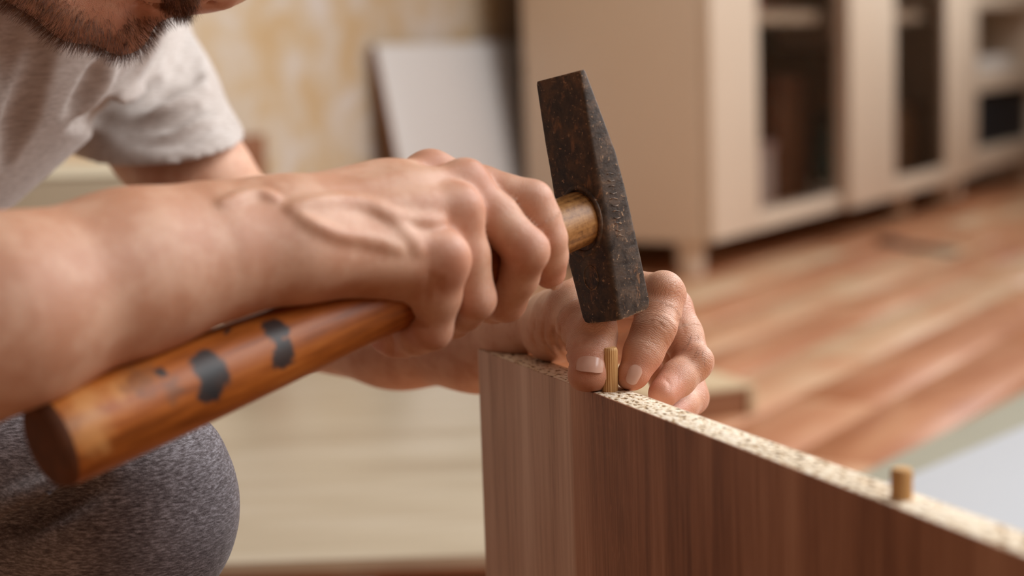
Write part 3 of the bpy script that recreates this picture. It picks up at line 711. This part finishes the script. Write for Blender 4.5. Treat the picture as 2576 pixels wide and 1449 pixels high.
# --- left arm
lW = LH['W']; lE = pc(728, 765, 1170); lSh = pc(262, 95, 1290)
l_dors = np.array([.25, -.80, .55])
l_fore = U(16, [ecap(lW, pc(1200, 862, 1040), 27, 30, l_dors, .84), ecap(pc(1200, 862, 1040), pc(1000, 820, 1090), 30, 38.5, l_dors, .92), cap(pc(1000, 820, 1090), lE, 38.5, 42), cap(lE, pc(480, 440, 1212), 42, 39), cap(pc(480, 440, 1212), pc(400, 342, 1230), 39, 37.5), cap(pc(400, 342, 1230), lSh, 37.5, 38)])
l_meta = [cap(lW+(LH[k_][0]-LH['m'][0])*.5, LH[k_][0], 14.5, r0) for k_, r0 in (('i', 12), ('m', 11.5), ('r', 11), ('p', 10))]
web = [cap(LH['t'][1]+np.array([0, 0, 6]), LH['i'][0], 11, 10.5),
       cap(LH['t'][0], LH['m'][0], 15, 12), cap(pc(1400, 835, 950), pc(1590, 850, 950), 17, 14)]
l_palm = U(9, l_meta, web)
l_fing = U(.8, [finger(LH[k_], Lr[k_], 3.2) for k_ in 'imrp'])
l_thumb = finger(LH['t'], Lr['t'], 4)
pads = [ell(pc(1470, 950, 858), (8.2, 7.0, 8.6)), ell(pc(1498, 950, 859), (7, 6.6, 8.2)), ell(pc(1586, 950, 860), (7.2, 6.6, 7.4))]
l_hand = U(7, U(14, l_fore, l_palm), U(3, U(1.0, l_fing, l_thumb), pads))
kn = [ell(pc(1668, 722, 872), (9.6, 8.6, 9)), ell(pc(1662, 822, 862), (8.6, 8.4, 7.4)), ell(pc(1758, 908, 884), (8, 8.4, 8)), ell(pc(1505, 818, 862), (9.6, 8.4, 8))]
wr = lines(U(3, l_hand, kn), [
    ([(1640, 795), (1668, 800), (1690, 822), (1700, 850)], .42, -.05), ([(1632, 808), (1658, 812), (1680, 834), (1690, 862)], .45, -.05), ([(1626, 822), (1650, 827), (1670, 848), (1678, 872)], .4, -.05), ([(1648, 784), (1680, 788), (1702, 812)], .38, 0),
    ([(1615, 852), (1640, 862), (1658, 880)], .34, 0), ([(1606, 868), (1632, 880), (1648, 896)], .32, 0),
    ([(1396, 806), (1392, 850), (1406, 888), (1430, 915)], 1.5, 0), ([(1372, 800), (1366, 845), (1384, 885), (1400, 900)], 1.1, 0), ([(1348, 805), (1340, 845), (1350, 870)], 1.0, 0), ([(1410, 820), (1410, 855), (1430, 892)], 1.0, 0),
    ([(1448, 846), (1480, 836), (1520, 842)], .42, 0), ([(1446, 858), (1480, 850), (1515, 856)], .45, 0), ([(1446, 872), (1480, 864), (1512, 868)], .4, 0), ([(1450, 834), (1485, 822), (1525, 828)], .36, 0),
    ([(1690, 800), (1712, 812), (1722, 838)], .5, 0), ([(1670, 950), (1684, 965), (1686, 985)], .6, 0), ([(1700, 900), (1690, 905), (1680, 912)], .4, 0), ([(1450, 952), (1462, 918), (1490, 900), (1516, 902)], .5, .2), ([(1570, 930), (1584, 914), (1606, 920)], .4, .15)], 800, 960)
l_full = S(1.0, U(3, l_hand, kn), wr)
dow = c2w([0, 0, 0]); # the dowel and board edge press into the finger pads
def w2c(p):
    q = np.asarray(p)*1000-np.array([0, 0, CAMH]); xu, yu, z = q@_X, q@_dn, q@_fw
    return np.array([xu*_cr+yu*_sr, -xu*_sr+yu*_cr, z])
l_full = S(.8, l_full, cap(w2c(d1+np.array([0, 0, -.005])), w2c(d1+np.array([0, 0, .0165])), 4.15, 4.15))
class Half:                                # solid below a plane, as a primitive for cutting flat contact patches
    def __init__(s, c0, n, clip): s.c0, s.n, s.clip = np.asarray(c0, np.float32), np.asarray(n, np.float32), clip
    def ev(s, p, c, R):
        return np.maximum.reduce([(p-np.asarray(a, np.float32))@np.asarray(b, np.float32) for a, b in s.clip])
_up = v2w([0, 0, 0])*0; upc = (w2c([0, 0, 1.])-w2c([0, 0, 0]))/1000; bnc = (w2c(bn)-w2c([0, 0, 0]))/1000; bdc = (w2c(bd)-w2c([0, 0, 0]))/1000
bA = w2c(A0); bBk = w2c(A0+bn*BT)
l_full = S(.8, l_full, Half(0, upc, [(bA, upc), (bA, -bnc), (bBk, bnc), (bA, -bdc)]))

# --- head and neck
hdz = 905.
def h(x, y, z=0.): return pc(x, y, hdz+z)
jaw = [cap(h(302, 70, -2), h(190, 26, -24), 12.4, 14.5), cap(h(190, 26, -24), h(40, -70, -50), 14.5, 15), cap(h(302, 70, 4), h(230, 0, 45), 12.4, 12), cap(h(230, 0, 45), h(80, -110, 62), 12, 15)]
face = [ell(h(275, -120, 5), (40, 30, 44)), ell(h(255, -22, 2), (22, 14, 28)), cap(h(385, -50, 2), h(490, -120, 2), 12, 16), cap(h(326, 56, 2), h(385, -50, 2), 10, 12), cap(h(250, -20, -22), h(330, -160, -30), 17, 22), cap(h(250, -20, 34), h(330, -160, 40), 17, 22)]
lips = [ell(h(383, 12, 0), (7.2, 4.6, 19), [(.8, .6, 0), (-.6, .8, 0), (0, 0, 1)]), ell(h(438, -8, 0), (9.5, 6.2, 21), [(.83, .55, 0), (-.55, .83, 0), (0, 0, 1)])]
nose = [cap(h(565, -190, 4), h(556, -24, 2), 7, 9.4), ell(h(527, -34, -9), (8, 6.6, 6)), ell(h(527, -34, 14), (8, 6.6, 6)), cap(h(500, -110, 2), h(545, -45, 2), 13, 8)]
hc = pc(590, -520, hdz+6)
skull = [ell(hc, (92, 78, 74), [(.6, .8, 0), (-.8, .6, 0), (0, 0, 1)]), ell(h(480, -260, 5), (58, 62, 60)), cap(h(610, -300, 5), h(760, -470, 5), 22, 34)]
neck = [cap(h(330, -330, 10), np.array([-318., -175., 1060.]), 52, 60)]
ears = [ell(h(330, -420, -66), (9, 17, 6)), ell(h(330, -420, 78), (9, 17, 6))]
head_f = U(9, U(16, skull, U(9, jaw, face)), ears)
head_f = U(4, U(5, head_f, nose), lips); head_f = U(18, head_f, neck)
mouth = [cap(h(418, 14, -30), h(418, 14, 30), .9, .9), cap(h(320, -4, -24), h(418, 12, -8), .9, 1.0), 
         ell(h(528, -2, -8), (2.2, 1.8, 2)), ell(h(528, -2, 12), (2.2, 1.8, 2)), ell(h(585, -205, -30), (15, 10, 13)), ell(h(585, -205, 42), (15, 10, 13))]
head_s = S(3, head_f, mouth)
eyeb = [ell(h(575, -205, -30), (11.6,)*3), ell(h(575, -205, 42), (11.6,)*3)]
head_s = U(1, head_s, eyeb)

# skin attributes: redness at knuckles and tips, and wrinkles across the finger joints
JT = []
for Hd, keys, amp in ((RH, 'imrp', .45), (LH, 'timrp', 1.)):
    for k_ in keys:
        js = Hd[k_]
        for q in (1, 2):
            ax = js[q+1]-js[q-1]; JT.append((js[q], ax/np.linalg.norm(ax), 11. if Hd is RH else 12.5, amp))
TIPS = [RH[k_][3] for k_ in 'imrp']+[LH[k_][3] for k_ in 'timrp']+[RH[k_][0] for k_ in 'imrp']
def a_wrk(P):
    o = np.zeros(len(P))
    for c, ax, r, am in JT: o = np.maximum(o, am*np.exp(-(np.linalg.norm(P-c, axis=1)/(r*1.35))**2))
    return o
def a_along(P):
    best = np.full(len(P), 1e9); o = np.zeros(len(P))
    for c, ax, r, am in JT:
        d = np.linalg.norm(P-c, axis=1); m_ = d < best; best[m_] = d[m_]; o[m_] = (P[m_]-c)@ax
    return o
def a_red(P):
    o = np.zeros(len(P))
    for c in TIPS: o = np.maximum(o, np.exp(-(np.linalg.norm(P-c, axis=1)/14.)**2))
    for c, ax, r, am in JT: o = np.maximum(o, .7*np.exp(-(np.linalg.norm(P-c, axis=1)/11.)**2))
    dh = np.linalg.norm(P-h(330, -60, 0), axis=1); o = np.maximum(o, .55*np.exp(-(dh/60.)**2))
    return o
t = NT('skin', .46, .5); v = t.obj(); b = t.b
b.inputs['Subsurface Weight'].default_value = .22; b.inputs['Subsurface Radius'].default_value = (1., .36, .2); b.inputs['Subsurface Scale'].default_value = .005
mot = t.noise(v, 55, 4, .6); red = t.attr('red'); wk = t.attr('wrk'); alo = t.attr('along')
col = t.mix(t.fr(mot, .36, .66), srgb(196, 142, 112), srgb(212, 166, 138))
col = t.mix(t.math('MULTIPLY', red, .62), col, srgb(198, 120, 98))
wv = t.noise(v, 190, 2); ph = t.math('ADD', t.math('MULTIPLY', alo, 2.9), t.math('MULTIPLY', wv, 15.))
ln = t.math('POWER', t.math('ABSOLUTE', t.math('SINE', ph)), .45)
cellsz = t.voro(t.scale(v, (1, 1, 1)), 1150, 'DISTANCE_TO_EDGE'); por = t.noise(v, 900, 3, .6)
hgt = t.math('ADD', t.math('MULTIPLY', ln, wk), t.math('ADD', t.math('MULTIPLY', t.math('MINIMUM', cellsz, .14), 1.3), t.math('MULTIPLY', por, .25)))
col = t.mix(t.math('MULTIPLY', t.math('MULTIPLY', wk, t.math('SUBTRACT', 1., ln)), .5), col, srgb(150, 78, 56))
t.color(col); t.bump(hgt, .6, .0006); t.rough(t.math('ADD', .33, t.math('MULTIPLY', por, .18)))
M_SKIN = t.m
parts = []
def rng_box(pts, m): pts = np.array(pts); return pts.min(0)-m, pts.max(0)+m
lo_, hi_ = rng_box([rw_, pc(330, 697, 694), pc(0, 797, 662), rE, rSh]+[j for k_ in 'imrp' for j in RH[k_]]+[h35], 54); lo_[0] = min(lo_[0], rE[0]-50)
RES = 1.25
fine_lo, fine_hi = rng_box([fo[2]]+[rw_]+[j for k_ in 'imrp' for j in RH[k_]]+[h35+vdir*30], 46)
parts.append(polygonise(r_full, lo_, hi_, 1.35))
lo_, hi_ = rng_box([lE, lW]+[j for k_ in 'timrp' for j in LH[k_]], 26); lo_[0] -= 24; lo_[1] = -34.; hi_[2] += 25
parts.append(polygonise(l_full, lo_, hi_, 1.15))
lo2, hi2 = rng_box([lE, lSh], 52); hi2[1] = lo_[1]+.6
parts.append(polygonise(l_full, lo2, hi2, 2.4))
lo_, hi_ = rng_box([h(0, 60, -70), h(640, 60, 80), hc+np.array([100, -90, 84]), hc-np.array([100, 0, 84]), np.array([-318., -150., 1090.])], 6); hi_[1] = h(300, 150)[1]+6
parts.append(polygonise(head_s, lo_, hi_, 2.0))
person_o = np.array([-.42, 1.0, 0.])
person = sdf_obj('person', parts, M_SKIN, None, person_o, dict(red=a_red, wrk=a_wrk, along=a_along))
tag(person, 'bearded man in grey T-shirt crouching, hammer in one hand, pinching a dowel with the other', 'person')

# nails
t = NT('nail', .2, .6); nz = t.noise(t.obj(), 200, 3); t.color(t.mix(nz, srgb(206, 158, 138), srgb(218, 178, 160))); t.b.inputs['Subsurface Weight'].default_value = .1; t.b.inputs['Subsurface Scale'].default_value = .002; M_NAIL = t.m
def nail(T, D, Nn, R_, w_, l_, v0=0.):
    D = np.asarray(D, float); D /= np.linalg.norm(D); Nn = np.asarray(Nn, float); Nn -= D*(Nn@D); Nn /= np.linalg.norm(Nn); Sd = np.cross(D, Nn)
    nu, nv = 13, 11; vs_, fs = [], []; am = w_/R_
    for lay in (0, 1):
        for j in range(nv):
            for i in range(nu):
                u = -1+2*i/(nu-1); vv_ = j/(nv-1); a = u*am
                sh_ = (1-.32*abs(u)**3) if vv_ > .5 else (1-.5*abs(u)**3); z = (vv_-.5)*l_*sh_+v0
                rr = R_-(.45 if lay == 0 else 0)-.5*R_*max(0, z/ (R_*1.4))**2*.9-.3*abs(u)**4
                vs_.append(T+D*z+Nn*rr*math.cos(a)+Sd*rr*math.sin(a))
    n_ = nu*nv
    for j in range(nv-1):
        for i in range(nu-1):
            q = j*nu+i; fs.append((n_+q, n_+q+1, n_+q+nu+1, n_+q+nu)); fs.append((q, q+nu, q+nu+1, q+1))
    ring = [i for i in range(nu)]+[j*nu+nu-1 for j in range(1, nv)]+[(nv-1)*nu+i for i in range(nu-2, -1, -1)]+[j*nu for j in range(nv-2, 0, -1)]
    for a, b_ in zip(ring, ring[1:]+ring[:1]): fs.append((a, b_, n_+b_, n_+a))
    bm = bmesh.new(); W = c2w(np.array(vs_))-np.array(person.location); bv = [bm.verts.new(x) for x in W]
    for f in fs: bm.faces.new([bv[i] for i in f])
    bmesh.ops.recalc_face_normals(bm, faces=bm.faces[:]); me = bpy.data.meshes.new('fingernail'); bm.to_mesh(me); bm.free()
    me.polygons.foreach_set('use_smooth', [True]*len(me.polygons)); me.set_sharp_from_angle(angle=math.radians(50)); me.materials.append(M_NAIL)
    o = bpy.data.objects.new('fingernail', me); C.objects.link(o); o.parent = person; return o
nail(LH['t'][3]+np.array([.3, .6, 0]), [-.12, .93, -.34], [-.03, -.30, -.95], 10.85, 7.6, 8.2, .4)
nail(LH['i'][3]+np.array([.2, .5, 0]), LH['i'][3]-LH['i'][2], [-.05, -.2, -1], 8.75, 3.7, 10, 3.6)
for Hd, k_, R_ in ((LH, 'm', 8.7), (LH, 'r', 8.3)):
    js = Hd[k_]; D = js[3]-js[2]; D = D/np.linalg.norm(D); nn = (js[2]-js[1])+np.array([0, 0, 40.]); nail(js[3], D, nn-D*(nn@D), R_, 5, 10, 2)
for k_, R_ in (('i', 7.4), ('m', 7.6), ('r', 7.4), ('p', 7.)):
    js = RH[k_]; D = js[3]-js[2]; D = D/np.linalg.norm(D); nn = (js[2]-js[1]); nail(js[3], D, nn-D*(nn@D), R_, 4.6, 9, 2)

# ------------------------------------------------------------------ clothes
def heather(name, dark, mid, light, sc, wk):
    t = NT(name, .95, .15); v = t.obj()
    a = t.noise(t.scale(v, sc), 1, 4, .7); b_ = t.noise(v, 26, 3)
    f = t.math('ADD', t.math('MULTIPLY', a, .8), t.math('MULTIPLY', b_, .2))
    t.color(t.ramp(f, [(.36, srgb(*dark)), (.5, srgb(*mid)), (.64, srgb(*light))]))
    wv = t.noise(v, 1500, 2); t.bump(t.math('ADD', wv, t.math('MULTIPLY', a, .6)), .35, .0006)
    t.b.inputs['Sheen Weight'].default_value = .25; t.b.inputs['Sheen Roughness'].default_value = .5
    return t.m
M_SHIRT = heather('grey_jersey', (166, 154, 147), (187, 177, 170), (203, 195, 190), (120, 120, 700), 0)
M_PANTS = heather('charcoal_sweat', (72, 64, 66), (114, 107, 110), (162, 158, 164), (260, 260, 1000), 0)
mid = np.array([-345., -168., 1065.]); tdir = np.array([-.73, .68, 0.]); tper = np.array([.68, .73, 0.]); hip = mid+tdir*470+np.array([0, 0, -10])
armdir = (pc(400, 342, 1230)-lSh); armdir /= np.linalg.norm(armdir)
hem = pc(405, 352, 1230)+armdir*3
slv_n = np.array([.15, .95, .30])
sl = U(20, [cap(lSh, pc(342, 255, 1256), 61, 57), cap(pc(342, 255, 1256), hem+armdir*60, 57, 55)])
sl = Cut(sl, hem, slv_n)
rarm = (rE-rSh)/np.linalg.norm(rE-rSh); rhem = rSh+rarm*150
sr = Cut(U(20, [cap(rSh, rhem+rarm*40, 64, 60)]), rhem, rarm)
torso = U(40, [ecap(mid-tdir*5, mid+tdir*210, 158, 150, tper, .66), ecap(mid+tdir*210, hip, 150, 158, tper, .74), cap(lSh-armdir*6, rSh, 56, 60)])
shirt0 = U(26, torso, sl, sr)
SD0, SD1 = 820, 1420
folds = lines(shirt0, [
    ([(418, 30), (396, 100), (345, 185), (270, 258), (205, 300)], 9, 3.2), ([(470, 175), (410, 222), (335, 262), (258, 290), (200, 306)], 9, 3.6), ([(495, 272), (430, 298), (350, 310), (270, 312), (195, 315)], 9, 3.8),
    ([(478, 80), (462, 140), (436, 188)], 8, 4.2), ([(500, 120), (492, 170), (478, 205)], 7, 4.2), ([(520, 322), (440, 348), (350, 346), (265, 335)], 7, 4.8), ([(325, 195), (300, 240), (240, 285)], 6, 3.6),
    ([(255, 165), (225, 225), (185, 290)], 8, 4.4), ([(120, 60), (105, 160), (60, 300), (20, 420)], 12, 7), ([(60, 40), (40, 160), (10, 260)], 11, 6.5)], SD0, SD1)
ridges = lines(shirt0, [([(440, 130), (400, 190), (335, 228), (245, 280)], 6, -3.2), ([(520, 235), (470, 262), (400, 284), (300, 298)], 6, -3.2), ([(545, 296), (480, 322), (400, 330), (280, 325)], 5, -2.6),
    ([(282, 165), (252, 228), (190, 300)], 4, -1.6), ([(90, 60), (82, 160), (40, 300)], 7, -3.5), ([(510, 190), (490, 230)], 7, -3.5)], SD0, SD1)
shirt = S(5, U(8, shirt0, ridges), folds)
inner = [Cut(cap(hem-armdir*40, hem+armdir*70, 43, 45), hem-armdir*8, -armdir), cap(rhem-rarm*30, rhem+rarm*60, 55, 56), cap(mid-tdir*10+np.array([30, -30, 0]), mid+np.array([60, -110, -60]), 60, 64)]
shirt = S(3, shirt, inner)
lo_, hi_ = rng_box([lSh, rSh, hem, rhem, mid, mid+tdir*300], 78); lo_[1] -= 30
lo_[2] = min(lo_[2], mid[2]-190); hi_[2] = max(hi_[2], mid[2]+190)
hp_ = np.array([hip-175, hip+150]); lo_ = np.minimum(lo_, hp_.min(0)+[60, 60, 0]); hi_[1] = max(hi_[1], hip[1]+40)
ts = sdf_obj('t_shirt', [relax(*polygonise(shirt, lo_, hi_, 3.0), 8)], M_SHIRT, person); ts['label'] = 'grey heather short-sleeved T-shirt'
# hem seam of the visible sleeve
ax1 = np.cross(armdir, [0, 0, 1.]); ax1 /= np.linalg.norm(ax1); ax2 = np.cross(armdir, ax1)

kn_ = pc(300, 1285, 880); kn2 = pc(345, 1230, 878)
thigh = [cap(kn2, pc(60, 1190, 905), 47, 66), cap(pc(60, 1190, 905), hip+np.array([60, 70, -110]), 66, 84)]
shin = [cap(kn_, pc(335, 1330, 880), 53, 47), cap(kn_, pc(60, 1620, 945), 53, 50), cap(pc(60, 1620, 945), pc(-180, 1880, 1030), 50, 38)]
l_leg = [cap(pc(60, 1330, 1230), hip+np.array([80, 90, 110]), 60, 86), cap(pc(60, 1330, 1230), pc(-250, 1640, 1260), 58, 44)]
pants0 = U(22, U(20, thigh, shin), U(30, l_leg, [ell(hip+np.array([-10, 50, 0]), (120, 120, 165))]))
pf = lines(pants0, [([(222, 1232), (150, 1268), (80, 1300), (-20, 1338)], 7.5, -2.5), ([(260, 1218), (222, 1232), (190, 1250)], 4, -.5)], 700, 1100)
pr = lines(pants0, [([(200, 1210), (130, 1246), (60, 1272), (-20, 1300)], 8, 1.5)], 700, 1100)
pants = S(7, U(12, pants0, pr), pf)
lo_, hi_ = rng_box([kn_, pc(-180, 1880, 1030), pc(-250, 1640, 1260), hip, hip+np.array([60, 70, -110]), hip+np.array([80, 90, 110])], 92)
hi_[0] = kn_[0]+120; lo_[0] = hip[0]-150; lo_[1] = min(lo_[1], hip[1]-90)
tr_ = sdf_obj('trousers', [relax(*polygonise(pants, lo_, hi_, 4.0), 4)], M_PANTS, person); tr_['label'] = 'charcoal heather sweatpants'
# shoes
M_SHOE = plain('shoe_dark', (52, 46, 44), .7, .1, 30)
for a, b_ in ((pc(-185, 1885, 1032), np.array([120., 20., -30.])), (pc(-255, 1645, 1262), np.array([120., 20., -20.]))):
    aw = c2w(a)[0]; dw = v2w(b_); dw[2] = 0; fx = aw.copy(); fx[2] = .05
    so = sdf_obj('shoe', [polygonise(U(14, [cap(a, w2c(fx), 40, 38), ecap(w2c(fx), w2c(fx+dw*1.3+np.array([0, 0, -.004])), 40, 34, upc, .9)]), *rng_box([a, w2c(fx), w2c(fx+dw*1.3)], 52), 5.)], M_SHOE, person)

# ------------------------------------------------------------------ beard, hair
def grad(fld, P, e=.8):
    g_ = np.stack([val(fld, P+np.eye(3)[i]*e)-val(fld, P-np.eye(3)[i]*e) for i in range(3)], 1); return g_/(np.linalg.norm(g_, axis=1, keepdims=True)+1e-9)
HP = parts[3][0]
px_ = HP[:, 0]/HP[:, 2]*F+CX; py_ = HP[:, 1]/HP[:, 2]*F+CY
def seg_d(P, a, b_):
    ab = b_-a; t_ = np.clip(((P-a)@ab)/(ab@ab), 0, 1); return np.linalg.norm(P-a-t_[:, None]*ab, axis=1)
dj = np.minimum.reduce([seg_d(HP, h(318, 74, 0), h(190, 42, -28)), seg_d(HP, h(190, 42, -28), h(30, -60, -52)), seg_d(HP, h(318, 74, 4), h(230, 20, 48)), seg_d(HP, h(230, 20, 48), h(80, -90, 64))])
low = (HP-h(318, 66, 0))@np.array([-.5, .86, 0])
chin_m = (dj < 17) & (low > 1+7*rng.random(len(HP))) | ((np.linalg.norm(HP-h(330, 70, 2), axis=1) < 21) & (py_ > 38+30*rng.random(len(HP))*(px_ < 335)))
mus_m = (seg_d(HP, h(452, -8, -22), h(452, -8, 22)) < 10) & (py_ > -40) & (px_ > 395)
def hairs(name, P, n_, L0, L1, flow, mixn, mat, r=.075, curl=.25, fld=None):
    fld = fld or head_s
    sel = P[rng.integers(0, len(P), n_)]+rng.normal(0, .5, (n_, 3)); nr = grad(fld, sel); sel = sel-nr*val(fld, sel)[:, None]
    fl = flow(sel); D = nr*mixn+fl+rng.normal(0, .22, (n_, 3)); D /= np.linalg.norm(D, axis=1, keepdims=True)
    Ln = rng.uniform(L0, L1, n_); B_ = np.cross(D, nr); B_ /= np.linalg.norm(B_, axis=1, keepdims=True)+1e-9
    rows = []; cv = rng.normal(0, curl, (n_, 1))
    for s_, rs in ((-.08, 1.), (.33, .9), (.68, .65), (1., .12)):
        ctr = sel+D*(Ln*s_)[:, None]+(fl*.35+B_*cv)*(Ln*s_**2)[:, None]
        n2_ = np.cross(D, B_)
        for k in range(3):
            a = 2*math.pi*k/3; rows.append(ctr+(B_*math.cos(a)+n2_*math.sin(a))*r*rs)
    V = np.stack(rows, 1).reshape(-1, 3); q = []
    base_i = (np.arange(n_)*12)[:, None]
    for i in range(3):
        for k in range(3): q.append(base_i+np.array([[i*3+k, i*3+(k+1) % 3, (i+1)*3+(k+1) % 3, (i+1)*3+k]]))
    return V, np.concatenate(q)
t = NT('beard_hair', .32, .6); t.color(t.ramp(t.noise(t.obj(), 300, 2), [(.35, srgb(74, 42, 26)), (.6, srgb(124, 78, 48)), (.75, srgb(176, 126, 80))])); M_HAIR = t.m
flowb = lambda P: np.stack([np.interp(P[:, 0], [-235, -205, -185], [-.55, -.1, .35]), np.full(len(P), .55), np.zeros(len(P))], 1)
V1 = hairs('b', HP[chin_m], 6000, 3.2, 7.4, flowb, .75, M_HAIR, .075)
V2 = hairs('m', HP[mus_m], 1600, 3., 7., lambda P: np.tile([.15, .55, 0], (len(P), 1)), .4, M_HAIR)
ck = (dj < 34) & ~chin_m & (py_ > -60) & (px_ < 330)
V3 = hairs('c', HP[ck], 500, 2., 5., flowb, .35, M_HAIR, .06)
bo = sdf_obj('beard', [V1, V2, V3], M_HAIR, person); bo['label'] = 'short dark brown beard and moustache'; bo['kind'] = 'stuff'
hl = (HP-hc)@np.array([.8, -.6, 0]); hf = (HP-hc)@np.array([.6, .8, 0])
hm = (np.linalg.norm(HP-hc, axis=1) < 112) & (hl > -20+.75*hf) & (py_ < -180)
if hm.sum() > 50:
    V4 = hairs('h', HP[hm], 5200, 14., 24., lambda P: np.tile([-.3, .1, .05], (len(P), 1)), .5, M_HAIR, .35)
    ho = sdf_obj('hair', [V4], M_HAIR, person); ho['kind'] = 'stuff'
fh = np.array([hit(l_full, x, y, 840, 940) for x, y in zip(rng.normal(1752, 16, 40), rng.normal(868, 16, 40))]); fh = fh[fh[:, 2] < 925]
V5 = hairs('f', fh, 46, 3.5, 7., lambda P: np.tile([-.25, .6, -.1], (len(P), 1)), .25, M_HAIR, .05, .3, l_full)
fo_ = sdf_obj('finger_hair', [V5], M_HAIR, person); fo_['kind'] = 'stuff'
# eyes
M_EYE = plain('eye_white', (226, 220, 212), .15, .02, 50); M_IRIS = plain('iris_brown', (62, 40, 26), .1, .1, 300)
for z in (-30, 42):
    c_ = h(577, -203, z); P_, Q_ = polygonise(ell(c_, (11.8,)*3), c_-14, c_+14, 1.4); e_ = sdf_obj('eye', [(P_, Q_)], M_EYE, person)
    P_, Q_ = polygonise(ell(c_+np.array([7.2, 8.6, 0]), (4.6, 4.2, 5)), c_-20, c_+24, 1.2); i_ = sdf_obj('iris', [(P_, Q_)], M_IRIS, person); i_.parent = e_; i_.location = (0, 0, 0)
